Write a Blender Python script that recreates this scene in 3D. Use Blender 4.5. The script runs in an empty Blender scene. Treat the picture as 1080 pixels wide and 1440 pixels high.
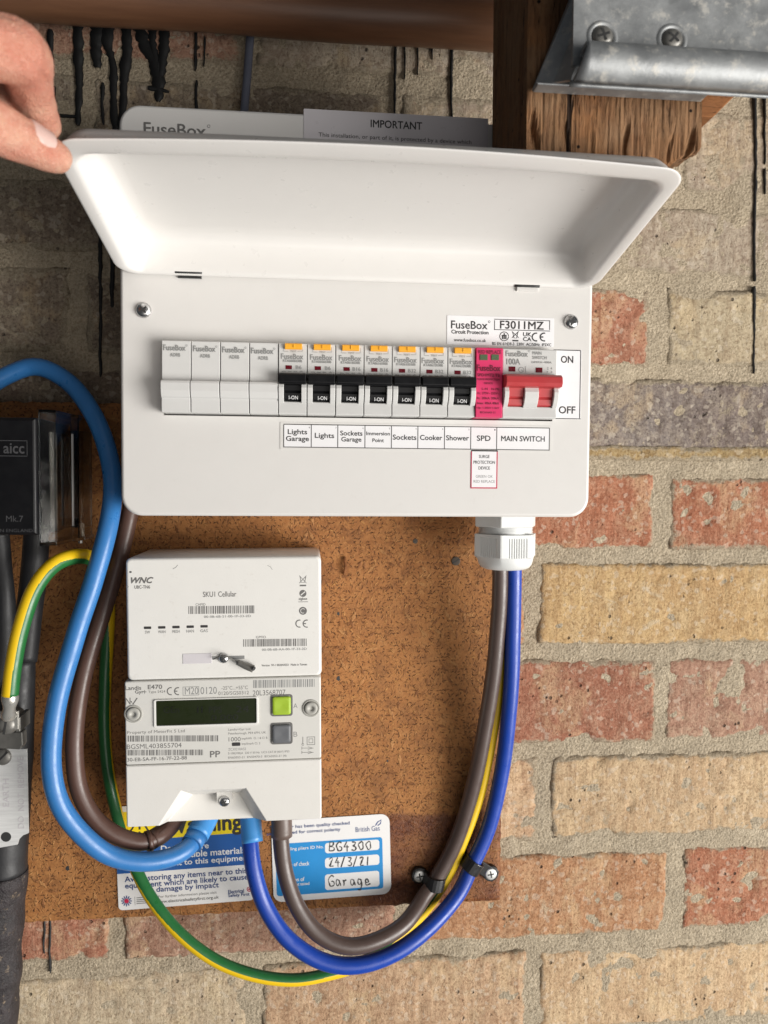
import bpy, bmesh, math, random
from mathutils import Vector, Matrix, noise, Euler
# All helper coordinates are millimetres: X right along the wall, Y into the wall (front cover = 0, wall = 105), Z up.
MM = 0.001
sc = bpy.context.scene
COL = sc.collection

# ---------------------------------------------------------------- camera, world, lights, exposure
FPX = 1081.0
CAM = Vector((-34.287, -500.75, -64.267))
YAW, PIT, ROL = math.radians(5.5617), math.radians(-2.2775), math.radians(0.4449)
FWD = Vector((math.sin(YAW)*math.cos(PIT), math.cos(YAW)*math.cos(PIT), math.sin(PIT)))
_r = Vector((math.cos(YAW), -math.sin(YAW), 0)); _u = _r.cross(FWD)
RGT = _r*math.cos(ROL) + _u*math.sin(ROL); UPV = _u*math.cos(ROL) - _r*math.sin(ROL)
cd = bpy.data.cameras.new('camera'); cam = bpy.data.objects.new('camera', cd); COL.objects.link(cam)
m = Matrix((RGT, UPV, -FWD)).transposed().to_4x4(); m.translation = CAM*MM; cam.matrix_world = m
cd.sensor_fit = 'VERTICAL'; cd.sensor_height = 36.0; cd.lens = 36.0*FPX/1440.0
cd.clip_start = 0.01; cd.clip_end = 50
cd.dof.use_dof = True; cd.dof.focus_distance = 0.515; cd.dof.aperture_fstop = 9.0
sc.camera = cam

w = bpy.data.worlds.new('World'); sc.world = w; w.use_nodes = True
bg = w.node_tree.nodes['Background']; bg.inputs[0].default_value = (0.86, 0.93, 1.0, 1); bg.inputs[1].default_value = 0.072

def lamp(name, loc, target, sx, sy, watts, col):
    l = bpy.data.lights.new(name, 'AREA'); l.shape = 'RECTANGLE'; l.size = sx; l.size_y = sy; l.energy = watts; l.color = col
    o = bpy.data.objects.new(name, l); COL.objects.link(o); o.location = Vector(loc)*MM
    o.rotation_euler = (Vector(target)-Vector(loc)).to_track_quat('-Z', 'Z').to_euler(); return o
# daylight through the open garage door, low and to the right; its bounce off the garage floor and far side
lamp('door_daylight', (2700, -1850, -1000), (0, 0, -120), 1.9, 2.0, 186, (1.0, 0.972, 0.93))
lamp('garage_bounce', (620, -1800, -760), (0, 0, -150), 1.5, 1.2, 10, (1.0, 0.95, 0.89))
sc.view_settings.view_transform = 'Standard'; sc.view_settings.look = 'None'
sc.view_settings.exposure = 0.12; sc.view_settings.gamma = 1.0; sc.view_settings.use_curve_mapping = False
sc.cycles.use_denoising = True
sc.cycles.max_bounces = 6; sc.cycles.sample_clamp_indirect = 8

def at(px, py, Y):
    """point on the plane Y (mm) that the photograph shows at pixel px, py"""
    d = FWD + RGT*((px-540)/FPX) + UPV*((720-py)/FPX)
    return CAM + d*((Y-CAM.y)/d.y)

# ---------------------------------------------------------------- materials
MATS = {}
def lin(c):
    return tuple(((v/255)/12.92 if v/255 <= .04045 else ((v/255+.055)/1.055)**2.4) for v in c)
class NT:
    def __init__(s, name, rough=.5, metal=0.0, spec=.5):
        s.m = bpy.data.materials.new(name); s.m.use_nodes = True; s.t = s.m.node_tree; s.n = s.t.nodes
        s.b = s.n['Principled BSDF']; s.b.inputs['Roughness'].default_value = rough
        s.b.inputs['Metallic'].default_value = metal; s.b.inputs['Specular IOR Level'].default_value = spec
        MATS[name] = s.m; s.co = s.add('ShaderNodeTexCoord').outputs['Object']
    def add(s, typ, **kw):
        nd = s.n.new(typ)
        for k, v in kw.items(): setattr(nd, k, v)
        return nd
    def link(s, a, b): s.t.links.new(a, b)
    def setin(s, nd, key, v):
        if hasattr(v, 'is_output'): s.link(v, nd.inputs[key])
        else: nd.inputs[key].default_value = v
    def map(s, scale=(1, 1, 1), rot=(0, 0, 0), vec=None):
        nd = s.add('ShaderNodeMapping'); s.link(vec or s.co, nd.inputs['Vector'])
        nd.inputs['Scale'].default_value = scale; nd.inputs['Rotation'].default_value = rot; return nd.outputs[0]
    def noise(s, scale, detail=4, rough=.6, vec=None, dist=0.0):
        nd = s.add('ShaderNodeTexNoise'); s.link(vec or s.co, nd.inputs['Vector'])
        for k, v in (('Scale', scale), ('Detail', detail), ('Roughness', rough), ('Distortion', dist)): nd.inputs[k].default_value = v
        return nd.outputs['Fac']
    def vor(s, scale, vec=None, feature='F1', rnd=1.0):
        nd = s.add('ShaderNodeTexVoronoi', feature=feature); s.link(vec or s.co, nd.inputs['Vector'])
        nd.inputs['Scale'].default_value = scale; nd.inputs['Randomness'].default_value = rnd; return nd
    def ramp(s, fac, stops):
        nd = s.add('ShaderNodeValToRGB'); s.link(fac, nd.inputs[0]); e = nd.color_ramp.elements
        while len(e) < len(stops): e.new(0.5)
        for el, (p, c) in zip(e, stops):
            el.position = p; el.color = (c, c, c, 1) if isinstance(c, (int, float)) else tuple(c)+(1,)
        return nd.outputs[0]
    def mix(s, fac, a, b, mode='MIX'):
        nd = s.add('ShaderNodeMixRGB', blend_type=mode)
        for k, v in ((0, fac), (1, a), (2, b)):
            if isinstance(v, tuple): v = v+(1,) if len(v) == 3 else v
            s.setin(nd, k, v)
        return nd.outputs[0]
    def math(s, op, a, b=0.0):
        nd = s.add('ShaderNodeMath', operation=op); s.setin(nd, 0, a); s.setin(nd, 1, b); return nd.outputs[0]
    def col(s, v):
        if isinstance(v, tuple): v = v+(1,) if len(v) == 3 else v
        s.setin(s.b, 'Base Color', v); return s
    def rough(s, v): s.setin(s.b, 'Roughness', v); return s
    def bump(s, h, strength=.3, dist=.001, nrm=None):
        nd = s.add('ShaderNodeBump'); nd.inputs['Strength'].default_value = strength; nd.inputs['Distance'].default_value = dist
        s.link(h, nd.inputs['Height'])
        if nrm: s.link(nrm, nd.inputs['Normal'])
        s.link(nd.outputs[0], s.b.inputs['Normal']); return nd.outputs[0]

def plain(name, c, rough=.45, metal=0, var=.08, bump=.0, bscale=900, dirt=None, spec=.5):
    t = NT(name, rough, metal, spec)
    n = t.noise(60, 5, .65); f = t.ramp(n, [(.25, 1-var), (.75, 1.0)])
    c0 = t.mix(1.0, tuple(c), f, 'MULTIPLY')
    if dirt:
        k = t.ramp(t.noise(220, 6, .7), [(.60, 0.0), (.74, dirt[1])]); c0 = t.mix(k, c0, dirt[0])
    t.col(c0); t.rough(t.ramp(t.noise(140, 4, .6), [(.3, max(.02, rough-.08)), (.7, min(1, rough+.10))]))
    if bump: t.bump(t.noise(bscale, 2, .5), bump, .0004)
    return t

plain('cover_paint', (.675, .657, .632), .38, var=.025, dirt=((.45, .41, .36), .10))
plain('lid_paint', (.715, .697, .672), .34, var=.02, dirt=((.5, .46, .4), .06))
plain('breaker_plastic', (.60, .595, .58), .36, var=.03)
plain('blank_plastic', (.62, .615, .60), .38, var=.03)
plain('meter_plastic', (.72, .70, .66), .42, var=.04, bump=.12, bscale=1600, dirt=((.30, .24, .17), .22))
plain('hub_plastic', (.75, .735, .70), .36, var=.035, bump=.12, bscale=1600, dirt=((.32, .26, .2), .18))
plain('panel_film', (.63, .617, .58), .38, var=.03)
plain('gland_plastic', (.66, .67, .66), .38, var=.03)
plain('black_plastic', (.006, .006, .007), .36, var=.2, spec=.25)
plain('clip_plastic', (.014, .014, .015), .34, var=.2)
plain('orange_plastic', (.86, .40, .03), .4, var=.06)
plain('red_plastic', (.46, .045, .05), .38, var=.08)
plain('pink_plastic', (.66, .03, .13), .42, var=.05)
plain('window_red', (.13, .006, .014), .25)
plain('window_green', (.09, .13, .07), .25)
plain('slot_dark', (.03, .03, .03), .6)
plain('label_white', (.80, .79, .80), .40, var=.02)
plain('label_silver', (.62, .59, .61), .34, var=.03)
plain('sticker_white', (.78, .77, .76), .42, var=.03)
plain('ink', (.035, .033, .033), .5)
plain('ink_grey', (.25, .25, .245), .5)
plain('ink_soft', (.15, .145, .14), .5)
plain('ink_white', (.80, .80, .80), .5)
plain('ink_red', (.50, .012, .06), .5)
plain('ink_dkred', (.16, .006, .03), .5)
plain('ink_blue', (.012, .10, .36), .5)
plain('ink_cyan', (.015, .26, .62), .5)
plain('ink_navy', (.016, .05, .20), .5)
plain('ink_yellow', (.86, .66, .01), .5)
plain('lens_black', (.014, .020, .006), .30, spec=.2)
plain('lcd_segment', (.005, .007, .003), .3)
plain('button_green', (.34, .50, .03), .4, var=.04)
plain('button_grey', (.13, .135, .145), .42, var=.05)
plain('blue_cable', (.035, .175, .45), .33, var=.10, dirt=((.25, .33, .42), .18))
plain('blue_sheath', (.055, .26, .60), .38, var=.06)
plain('royal_cable', (.012, .055, .36), .33, var=.08, dirt=((.10, .15, .42), .12))
plain('brown_cable', (.098, .052, .040), .36, var=.12, dirt=((.22, .17, .14), .2))
plain('taupe_cable', (.085, .058, .050), .36, var=.10, dirt=((.2, .17, .15), .15))
plain('taupe_sheath', (.12, .085, .072), .42, var=.08)
plain('yellow_cable', (.80, .52, .01), .34, var=.06)
plain('green_cable', (.018, .135, .035), .34, var=.08)
plain('black_cable', (.020, .020, .022), .48, var=.25, bump=.2, bscale=500)
plain('grey_cable', (.11, .12, .16), .45)
plain('steel_screw', (.62, .62, .62), .24, 1.0, var=.15)
plain('zinc_screw', (.74, .74, .72), .38, .55, var=.08)
plain('seal_plastic', (.40, .39, .355), .5, var=.1)
plain('tin_lug', (.62, .60, .55), .28, .7, var=.25, bump=.3, bscale=300)
plain('dull_steel', (.26, .25, .23), .45, .6, var=.3, bump=.2, bscale=400)
plain('zip_dark', (.10, .10, .10), .35, 1.0, var=.2)
plain('ink_dim', (.055, .055, .058), .5)
plain('rust', (.10, .078, .06), .7, var=.4, bump=.4, bscale=400)
plain('tar', (.005, .005, .005), .62, var=.3, bump=.3, bscale=300)

def skin():
    t = NT('skin', .42)
    n = t.noise(90, 5, .6); n2 = t.noise(500, 3, .6)
    c = t.mix(t.ramp(n, [(.35, 0.0), (.68, 1.0)]), (.60, .31, .215), (.55, .22, .15))
    c = t.mix(t.ramp(n2, [(.45, 0.0), (.7, .35)]), c, (.70, .45, .34)); t.col(c)
    blot = t.noise(38, 4, .6); c = t.mix(t.ramp(blot, [(.50, 0.0), (.64, .55)]), c, (.50, .17, .115)); c = t.mix(t.ramp(blot, [(.36, .4), (.44, 0.0)]), c, (.66, .42, .28)); t.col(c)
    t.b.inputs['Subsurface Weight'].default_value = .15; t.b.inputs['Subsurface Radius'].default_value = (.006, .0022, .0012)
    t.b.inputs['Subsurface Scale'].default_value = 1.0
    v = t.vor(1500, t.map((1, 1, 1)))
    t.bump(t.mix(.5, v.outputs['Distance'], t.noise(260, 5, .7)), .8, .0014)
skin()
plain('nail', (.62, .43, .38), .25, var=.06)

def brick():
    t = NT('brick', .9, spec=.2)
    oi = t.add('ShaderNodeObjectInfo'); base = oi.outputs['Color']; wear = oi.outputs['Alpha']
    off = t.add('ShaderNodeVectorMath', operation='ADD'); t.link(t.co, off.inputs[0])
    rn = t.add('ShaderNodeCombineXYZ')
    for i in range(3): t.link(t.math('MULTIPLY', oi.outputs['Random'], 7.3+3.1*i), rn.inputs[i])
    t.link(rn.outputs[0], off.inputs[1]); v = off.outputs[0]
    big = t.noise(14, 6, .62, v); mid = t.noise(70, 6, .72, v); fine = t.noise(480, 4, .8, v)
    streak = t.noise(60, 4, .6, t.map((3.2, 1, .35), vec=v)); hue = t.noise(22, 4, .6, v, .5)
    gr = t.vor(330, v); grc = t.add('ShaderNodeSeparateColor'); t.link(gr.outputs['Color'], grc.inputs[0]); grain1 = grc.outputs[0]
    patch = t.noise(34, 7, .78, v, .8)
    c = t.mix(t.ramp(big, [(.38, 0.0), (.64, .85)]), base, t.mix(1.0, base, (.80, .73, .72), 'MULTIPLY'))
    c = t.mix(t.ramp(hue, [(.54, 0.0), (.62, .75)]), c, t.mix(.6, base, (.58, .43, .25)))
    c = t.mix(t.ramp(mid, [(.46, 0.0), (.62, .55)]), c, t.mix(.30, base, (.68, .55, .38)))
    c = t.mix(t.ramp(streak, [(.48, 0.0), (.62, .5)]), c, t.mix(1.0, base, (.64, .57, .55), 'MULTIPLY'))
    c = t.mix(t.ramp(patch, [(.60, 0.0), (.66, .65)]), c, (.58, .48, .34))
    c = t.mix(t.ramp(patch, [(.34, .7), (.40, 0.0)]), c, t.mix(1.0, base, (.48, .42, .40), 'MULTIPLY'))
    c = t.mix(t.ramp(fine, [(.38, .8), (.48, 0.0)]), c, t.mix(1.0, base, (.46, .40, .37), 'MULTIPLY'))
    c = t.mix(t.ramp(fine, [(.54, 0.0), (.66, .5)]), c, t.mix(.4, base, (.72, .60, .44)))
    c = t.mix(t.ramp(grain1, [(.84, 0.0), (.90, .35)]), c, t.mix(1.0, base, (.50, .42, .38), 'MULTIPLY'))
    c = t.mix(t.ramp(grain1, [(.07, .30), (.12, 0.0)]), c, (.66, .58, .47))
    # mortar smeared over the face: more where wear (alpha) is high and along the arrises
    at_ = t.add('ShaderNodeAttribute', attribute_name='arris'); ed = at_.outputs['Fac']
    sm = t.math('ADD', t.noise(30, 9, .82, v), t.math('MULTIPLY', t.math('SUBTRACT', wear, .5), .55))
    sm = t.math('ADD', sm, t.math('MULTIPLY', ed, .22))
    smear = t.ramp(sm, [(.57, 0.0), (.64, .9)])
    grain = t.noise(420, 5, .85, v)
    mc = t.mix(t.ramp(grain, [(.36, 0.0), (.64, 1.0)]), (.24, .188, .127), (.64, .54, .395))
    c = t.mix(smear, c, mc)
    pv = t.vor(150, v); pit = t.ramp(pv.outputs['Distance'], [(.13, 1.0), (.24, 0.0)])
    pit = t.math('MULTIPLY', pit, t.ramp(t.noise(38, 3, .6, v), [(.55, 0.0), (.62, 1.0)]))
    c = t.mix(t.math('MULTIPLY', pit, .75), c, (.05, .04, .033)); t.col(c)
    h = t.mix(.5, fine, mid); h = t.mix(.30, h, streak); h = t.mix(.25, h, patch); h = t.mix(pit, h, (0, 0, 0))
    h = t.mix(t.math('MULTIPLY', smear, .75), h, grain)
    t.bump(h, 1.0, .0045)
brick()

def mortar():
    t = NT('mortar', .95, spec=.15)
    a = t.noise(420, 6, .85); b = t.noise(36, 6, .7); g = t.vor(520); lump = t.noise(150, 4, .7)
    c = t.mix(t.ramp(a, [(.36, 0.0), (.64, 1.0)]), (.25, .195, .13), (.67, .565, .415))
    c = t.mix(t.ramp(b, [(.42, 0.0), (.60, .45)]), c, (.40, .335, .245))
    c = t.mix(t.ramp(b, [(.36, .35), (.44, 0.0)]), c, (.58, .49, .36))
    c = t.mix(t.ramp(g.outputs['Distance'], [(.12, .5), (.3, 0.0)]), c, (.17, .14, .105)); t.col(c)
    t.bump(t.mix(.3, t.mix(.3, a, lump), g.outputs['Distance']), 1.0, .0034)
mortar()

def chipboard():
    t = NT('chipboard', .72, spec=.3)
    sep = t.add('ShaderNodeSeparateXYZ'); t.link(t.co, sep.inputs[0])
    flat = t.add('ShaderNodeCombineXYZ'); t.link(sep.outputs[0], flat.inputs[0]); t.link(sep.outputs[2], flat.inputs[1])
    def flakes(scale, long_, wide, seed):
        mp = t.add('ShaderNodeMapping'); t.link(flat.outputs[0], mp.inputs[0]); mp.inputs['Location'].default_value = (seed, seed*1.7, 0)
        vo = t.add('ShaderNodeTexVoronoi', voronoi_dimensions='2D'); t.link(mp.outputs[0], vo.inputs['Vector']); vo.inputs['Scale'].default_value = scale
        d = t.add('ShaderNodeVectorMath', operation='SUBTRACT')
        t.link(mp.outputs[0], d.inputs[0]); t.link(vo.outputs['Position'], d.inputs[1])
        rot = t.add('ShaderNodeVectorRotate', rotation_type='Z_AXIS'); t.link(d.outputs[0], rot.inputs['Vector'])
        sc_ = t.add('ShaderNodeSeparateColor'); t.link(vo.outputs['Color'], sc_.inputs[0])
        t.link(t.math('MULTIPLY', sc_.outputs[0], 6.283), rot.inputs['Angle'])
        s2 = t.add('ShaderNodeSeparateXYZ'); t.link(rot.outputs[0], s2.inputs[0])
        a = t.math('ABSOLUTE', t.math('MULTIPLY', s2.outputs[0], 1/long_)); b = t.math('ABSOLUTE', t.math('MULTIPLY', s2.outputs[1], 1/wide))
        r = t.math('ADD', a, b)
        return t.ramp(r, [(.55, 1.0), (1.0, 0.0)]), sc_.outputs[1], sc_.outputs[2]
    big = t.noise(9, 5, .6); mid = t.noise(160, 5, .75); cloud = t.noise(30, 4, .6)
    base = t.mix(t.ramp(big, [(.35, 0.0), (.68, 1.0)]), (.37, .155, .048), (.25, .096, .029))
    base = t.mix(t.ramp(mid, [(.36, 0.0), (.66, .6)]), base, (.44, .205, .07))
    base = t.mix(t.ramp(cloud, [(.52, 0.0), (.7, .35)]), base, (.20, .082, .03))
    hh = None
    for i, (s_, l_, w_, colr, lo, hi) in enumerate([(170, .0036, .0008, (.46, .225, .075), .62, .95), (260, .0027, .0006, (.12, .048, .018), .5, .9),
                                                   (330, .0020, .0006, (.43, .20, .065), .55, .9), (420, .0020, .0006, (.075, .029, .011), .5, .9), (80, .0065, .0017, (.42, .205, .075), .70, .95), (110, .0050, .0016, (.21, .085, .03), .6, .9)]):
        mk, r1, r2 = flakes(s_, l_, w_, 1.3*i+.4)
        k = t.math('MULTIPLY', mk, t.ramp(r1, [(lo, 0.0), (hi, .95)]))
        base = t.mix(k, base, colr); hh = k if hh is None else t.math('SUBTRACT' if i in (1, 3) else 'ADD', hh, k)
    pores = t.ramp(t.noise(520, 4, .8), [(.33, .85), (.44, 0.0)]); base = t.mix(pores, base, (.065, .026, .011))
    bl = t.noise(52, 6, .75); base = t.mix(t.ramp(bl, [(.50, 0.0), (.64, .45)]), base, (.15, .062, .024)); base = t.mix(t.ramp(bl, [(.34, .4), (.44, 0.0)]), base, (.43, .22, .085))
    wob = t.math('MULTIPLY', t.math('SUBTRACT', t.noise(40, 4, .6), .5), .012)
    inz = t.ramp(t.math('ADD', sep.outputs[2], wob), [(.070, 1.0), (.0735, 0.0)]); inx = t.ramp(t.math('ADD', sep.outputs[0], wob), [(.085, 0.0), (.10, 1.0)])
    strip_ = t.math('MULTIPLY', t.math('MULTIPLY', inz, inx), t.ramp(t.noise(28, 5, .7), [(.35, .45), (.55, .95)]))
    base = t.mix(strip_, base, t.mix(t.ramp(t.noise(300, 4, .7), [(.4, 0.0), (.6, 1.0)]), (.085, .024, .011), (.17, .058, .024)))
    t.rough(t.math('SUBTRACT', .72, t.math('MULTIPLY', strip_, .3))); t.col(base)
    t.bump(t.mix(.5, hh, t.noise(420, 4, .8)), .7, .0014)
chipboard()

def timber(name, c1, c2, c3, along=2, rough=.8, groove=.6):
    t = NT(name, rough, spec=.2)
    def st(a, l): s_ = [a, a, a]; s_[along] = l; return t.map(tuple(s_))
    wig = t.noise(22, 4, .65); g = t.noise(1.0, 7, .72, st(95, 16), 1.4); f = t.noise(1.0, 6, .8, st(330, 36), .8); b = t.noise(20, 5, .7)
    c = t.mix(t.ramp(g, [(.40, 0.0), (.60, 1.0)]), c2, c1); c = t.mix(t.ramp(b, [(.48, 0.0), (.66, .65)]), c, c3)
    c = t.mix(t.ramp(wig, [(.36, .6), (.46, 0.0)]), c, (.33, .15, .06))
    gv = t.ramp(f, [(.36, 1.0), (.45, 0.0)]); c = t.mix(t.math('MULTIPLY', gv, .75), c, (.04, .018, .009))
    sp = t.ramp(t.noise(1.0, 3, .6, st(60, 9), 2.0), [(.30, 1.0), (.345, 0.0)]); c = t.mix(sp, c, (.018, .009, .005))
    wv = t.vor(75); hole = t.ramp(wv.outputs['Distance'], [(.06, 1.0), (.09, 0.0)]); c = t.mix(hole, c, (.012, .006, .004)); t.col(c)
    h = t.mix(.5, g, f); h = t.mix(sp, h, (0, 0, 0)); t.bump(h, groove, .004)
timber('post_timber', (.29, .155, .075), (.19, .092, .044), (.32, .20, .115), groove=1.0)
timber('raw_timber', (.30, .125, .045), (.18, .07, .026), (.27, .12, .05), along=0)

def bitumen():
    t = NT('bitumen', .55)
    n = t.noise(110, 6, .7); fl = t.ramp(t.noise(160, 5, .75), [(.60, 0.0), (.70, .7)])
    c = t.mix(t.ramp(n, [(.3, 0.0), (.7, 1.0)]), (.010, .008, .009), (.034, .026, .028))
    t.col(t.mix(fl, c, (.30, .22, .14))); t.bump(n, .9, .003)
bitumen()

def galv():
    t = NT('galvanised', .5, .6)
    v = t.vor(90, t.map((1, 1, 1))); n = t.noise(55, 6, .65); w_ = t.noise(130, 6, .7)
    c = t.mix(t.ramp(n, [(.3, 0.0), (.7, 1.0)]), (.23, .238, .242), (.40, .41, .41))
    c = t.mix(t.math('MULTIPLY', v.outputs['Color'], .25), c, (.48, .49, .50))
    wh = t.ramp(w_, [(.54, 0.0), (.66, .6)]); c = t.mix(wh, c, (.56, .53, .47)); t.col(c)
    t.setin(t.b, 'Metallic', t.math('SUBTRACT', .62, t.math('MULTIPLY', wh, .55)))
    t.rough(t.ramp(n, [(.3, .44), (.7, .62)])); t.bump(w_, .25, .001)
galv()

def tagmetal():
    t = NT('tag_metal', .40, .15)
    n = t.noise(1.0, 4, .6, t.map((30, 30, 420)))
    t.col(t.mix(t.ramp(n, [(.3, 0.0), (.7, 1.0)]), (.62, .62, .61), (.80, .80, .79))); t.rough(t.ramp(n, [(.3, .28), (.7, .45)])); t.bump(n, .1, .0005)
tagmetal()
def pipe():
    t = NT('pipe_brown', .42)
    n = t.noise(1.0, 5, .65, t.map((8, 90, 90)))
    t.col(t.mix(t.ramp(n, [(.3, 0.0), (.7, 1.0)]), (.125, .055, .028), (.21, .098, .05))); t.bump(n, .15, .001)
pipe()
def clear():
    t = NT('clear_cover', .12)
    t.b.inputs['Transmission Weight'].default_value = 1.0; t.b.inputs['IOR'].default_value = 1.35
    n = t.noise(60, 6, .7); t.col(t.mix(t.ramp(n, [(.45, 0.0), (.75, 1.0)]), (.86, .85, .82), (.55, .52, .47)))
    t.rough(t.ramp(t.noise(120, 5, .7), [(.45, .03), (.75, .28)]))
clear()

# ---------------------------------------------------------------- object helpers
def new_obj(name, me, parent=None, mats=()):
    for k in mats: me.materials.append(MATS[k])
    o = bpy.data.objects.new(name, me); COL.objects.link(o); o.parent = parent; return o
def tag(o, label=None, cat=None, group=None, kind=None):
    for k, v in (('label', label), ('category', cat), ('group', group), ('kind', kind)):
        if v: o[k] = v
    return o
def thing(name, label, cat, base=(0, 0, 0), roty=0.0, group=None, kind=None):
    o = bpy.data.objects.new(name, None); COL.objects.link(o); o.empty_display_size = .01
    o.location = Vector(base)*MM; o.rotation_euler = (0, math.radians(roty), 0)
    return tag(o, label, cat, group, kind)
def loc_of(parent, P):
    """world mm -> the parent's local mm (parents are moved and turned about Y only)"""
    v = Vector(P); q = parent; chain = []
    while q: chain.append(q); q = q.parent
    for q in reversed(chain): v = q.rotation_euler.to_matrix().inverted() @ (v - Vector(q.location)/MM)
    return v
class MB:
    """collects geometry in mm and builds one mesh object"""
    def __init__(s): s.v = []; s.f = []; s.mi = []; s.sm = []; s.cur = 0; s.smooth = False
    def face(s, idx): s.f.append(tuple(idx)); s.mi.append(s.cur); s.sm.append(s.smooth)
    def verts(s, pts):
        n = len(s.v); s.v += [tuple(p) for p in pts]; return list(range(n, n+len(pts)))
    def ring_loft(s, rings, close_first=True, close_last=True, wrap=True):
        ids = [s.verts(r) for r in rings]; n = len(ids[0])
        for a, b in zip(ids, ids[1:]):
            for i in range(n if wrap else n-1):
                j = (i+1) % n; s.face((a[i], a[j], b[j], b[i]))
        if close_first: s.face(reversed(ids[0]))
        if close_last: s.face(ids[-1])
        return ids
    def box(s, x0, x1, y0, y1, z0, z1, bev=0.0):
        """y0 is the front; the front edges are chamfered by bev"""
        b = bev
        def rect(x0, x1, z0, z1, y): return [(x0, y, z0), (x1, y, z0), (x1, y, z1), (x0, y, z1)]
        rings = [rect(x0+b, x1-b, z0+b, z1-b, y0)] if b else []
        if b: rings.append(rect(x0+b*.3, x1-b*.3, z0+b*.3, z1-b*.3, y0+b*.3))
        rings += [rect(x0, x1, z0, z1, y0+b), rect(x0, x1, z0, z1, y1)]
        s.ring_loft(rings)
    def prism_x(s, prof, x0, x1):
        """profile of (y, z) points extruded along X"""
        s.ring_loft([[(x0, y, z) for y, z in prof], [(x1, y, z) for y, z in prof]])
    def prism_y(s, poly, y0, y1, bev=0):
        """outline of (x, z) points extruded along Y"""
        if bev:
            c = Vector((sum(p[0] for p in poly)/len(poly), sum(p[1] for p in poly)/len(poly)))
            pin = inset(poly, bev); s.ring_loft([[(x, y0, z) for x, z in pin], [(x, y0+bev, z) for x, z in poly], [(x, y1, z) for x, z in poly]])
        else: s.ring_loft([[(x, y0, z) for x, z in poly], [(x, y1, z) for x, z in poly]])
    def cyl(s, c, axis, r0, r1, h, n=24, cap=True, r_mid=None):
        ax = Vector(axis).normalized(); u = ax.orthogonal().normalized(); v = ax.cross(u); c = Vector(c)
        rr = [(0, r0), (h, r1)] if r_mid is None else r_mid
        s.ring_loft([[c+ax*t+(u*math.cos(a)+v*math.sin(a))*r for a in [2*math.pi*k/n for k in range(n)]] for t, r in rr], cap, cap)
    def build(s, name, mats, parent=None, recalc=True, world=False):
        if isinstance(mats, str): mats = (mats,)
        me = bpy.data.meshes.new(name)
        vs = [loc_of(parent, p) for p in s.v] if (world and parent) else s.v
        me.from_pydata([tuple(Vector(p)*MM) for p in vs], [], s.f)
        me.polygons.foreach_set('material_index', s.mi); me.polygons.foreach_set('use_smooth', s.sm)
        if recalc:
            bm = bmesh.new(); bm.from_mesh(me); bmesh.ops.recalc_face_normals(bm, faces=bm.faces); bm.to_mesh(me); bm.free()
        me.update()
        return new_obj(name, me, parent, mats)
def inset(poly, d):
    n = len(poly); out = []
    area = sum(poly[i][0]*poly[(i+1) % n][1]-poly[(i+1) % n][0]*poly[i][1] for i in range(n)); sg = 1 if area > 0 else -1
    for i in range(n):
        a, b, c = (Vector(poly[(i+k-1) % n]) for k in range(3))
        d1 = (b-a).normalized(); d2 = (c-b).normalized(); n1 = Vector((-d1.y, d1.x))*sg; n2 = Vector((-d2.y, d2.x))*sg
        bis = (n1+n2); L = bis.length
        bis = n1 if L < 1e-6 else bis/L
        out.append(tuple(b+bis*(d/max(.4, bis.dot(n1)))))
    return out
def rrect(x0, x1, z0, z1, r, n=6):
    """rounded rectangle outline, counter-clockwise seen from the front"""
    rs = r if isinstance(r, (tuple, list)) else (r,)*4; out = []
    for (cx, cz, a0), q in zip([(x0, z0, 180), (x1, z0, 270), (x1, z1, 0), (x0, z1, 90)], rs):
        ox = cx+q if cx == x0 else cx-q; oz = cz+q if cz == z0 else cz-q
        for k in range(n+1):
            a = math.radians(a0+90*k/n); out.append((ox+q*math.cos(a), oz+q*math.sin(a)))
    return out
def soften(o, width=.4, seg=2, angle=40):
    b = o.modifiers.new('bevel', 'BEVEL'); b.width = width*MM; b.segments = seg; b.limit_method = 'ANGLE'; b.angle_limit = math.radians(angle)
    return o
def catmull(pts, step=4.0):
    P = [Vector(p) for p in pts]; P = [P[0]*2-P[1]]+P+[P[-1]*2-P[-2]]; out = []
    for i in range(1, len(P)-2):
        n = max(2, int((P[i+1]-P[i]).length/step))
        for k in range(n):
            t = k/n; a, b, c, d = P[i-1:i+3]
            out.append(.5*((2*b)+(c-a)*t+(2*a-5*b+4*c-d)*t*t+(3*b-a-3*c+d)*t**3))
    out.append(P[-2].copy()); return out
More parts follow.
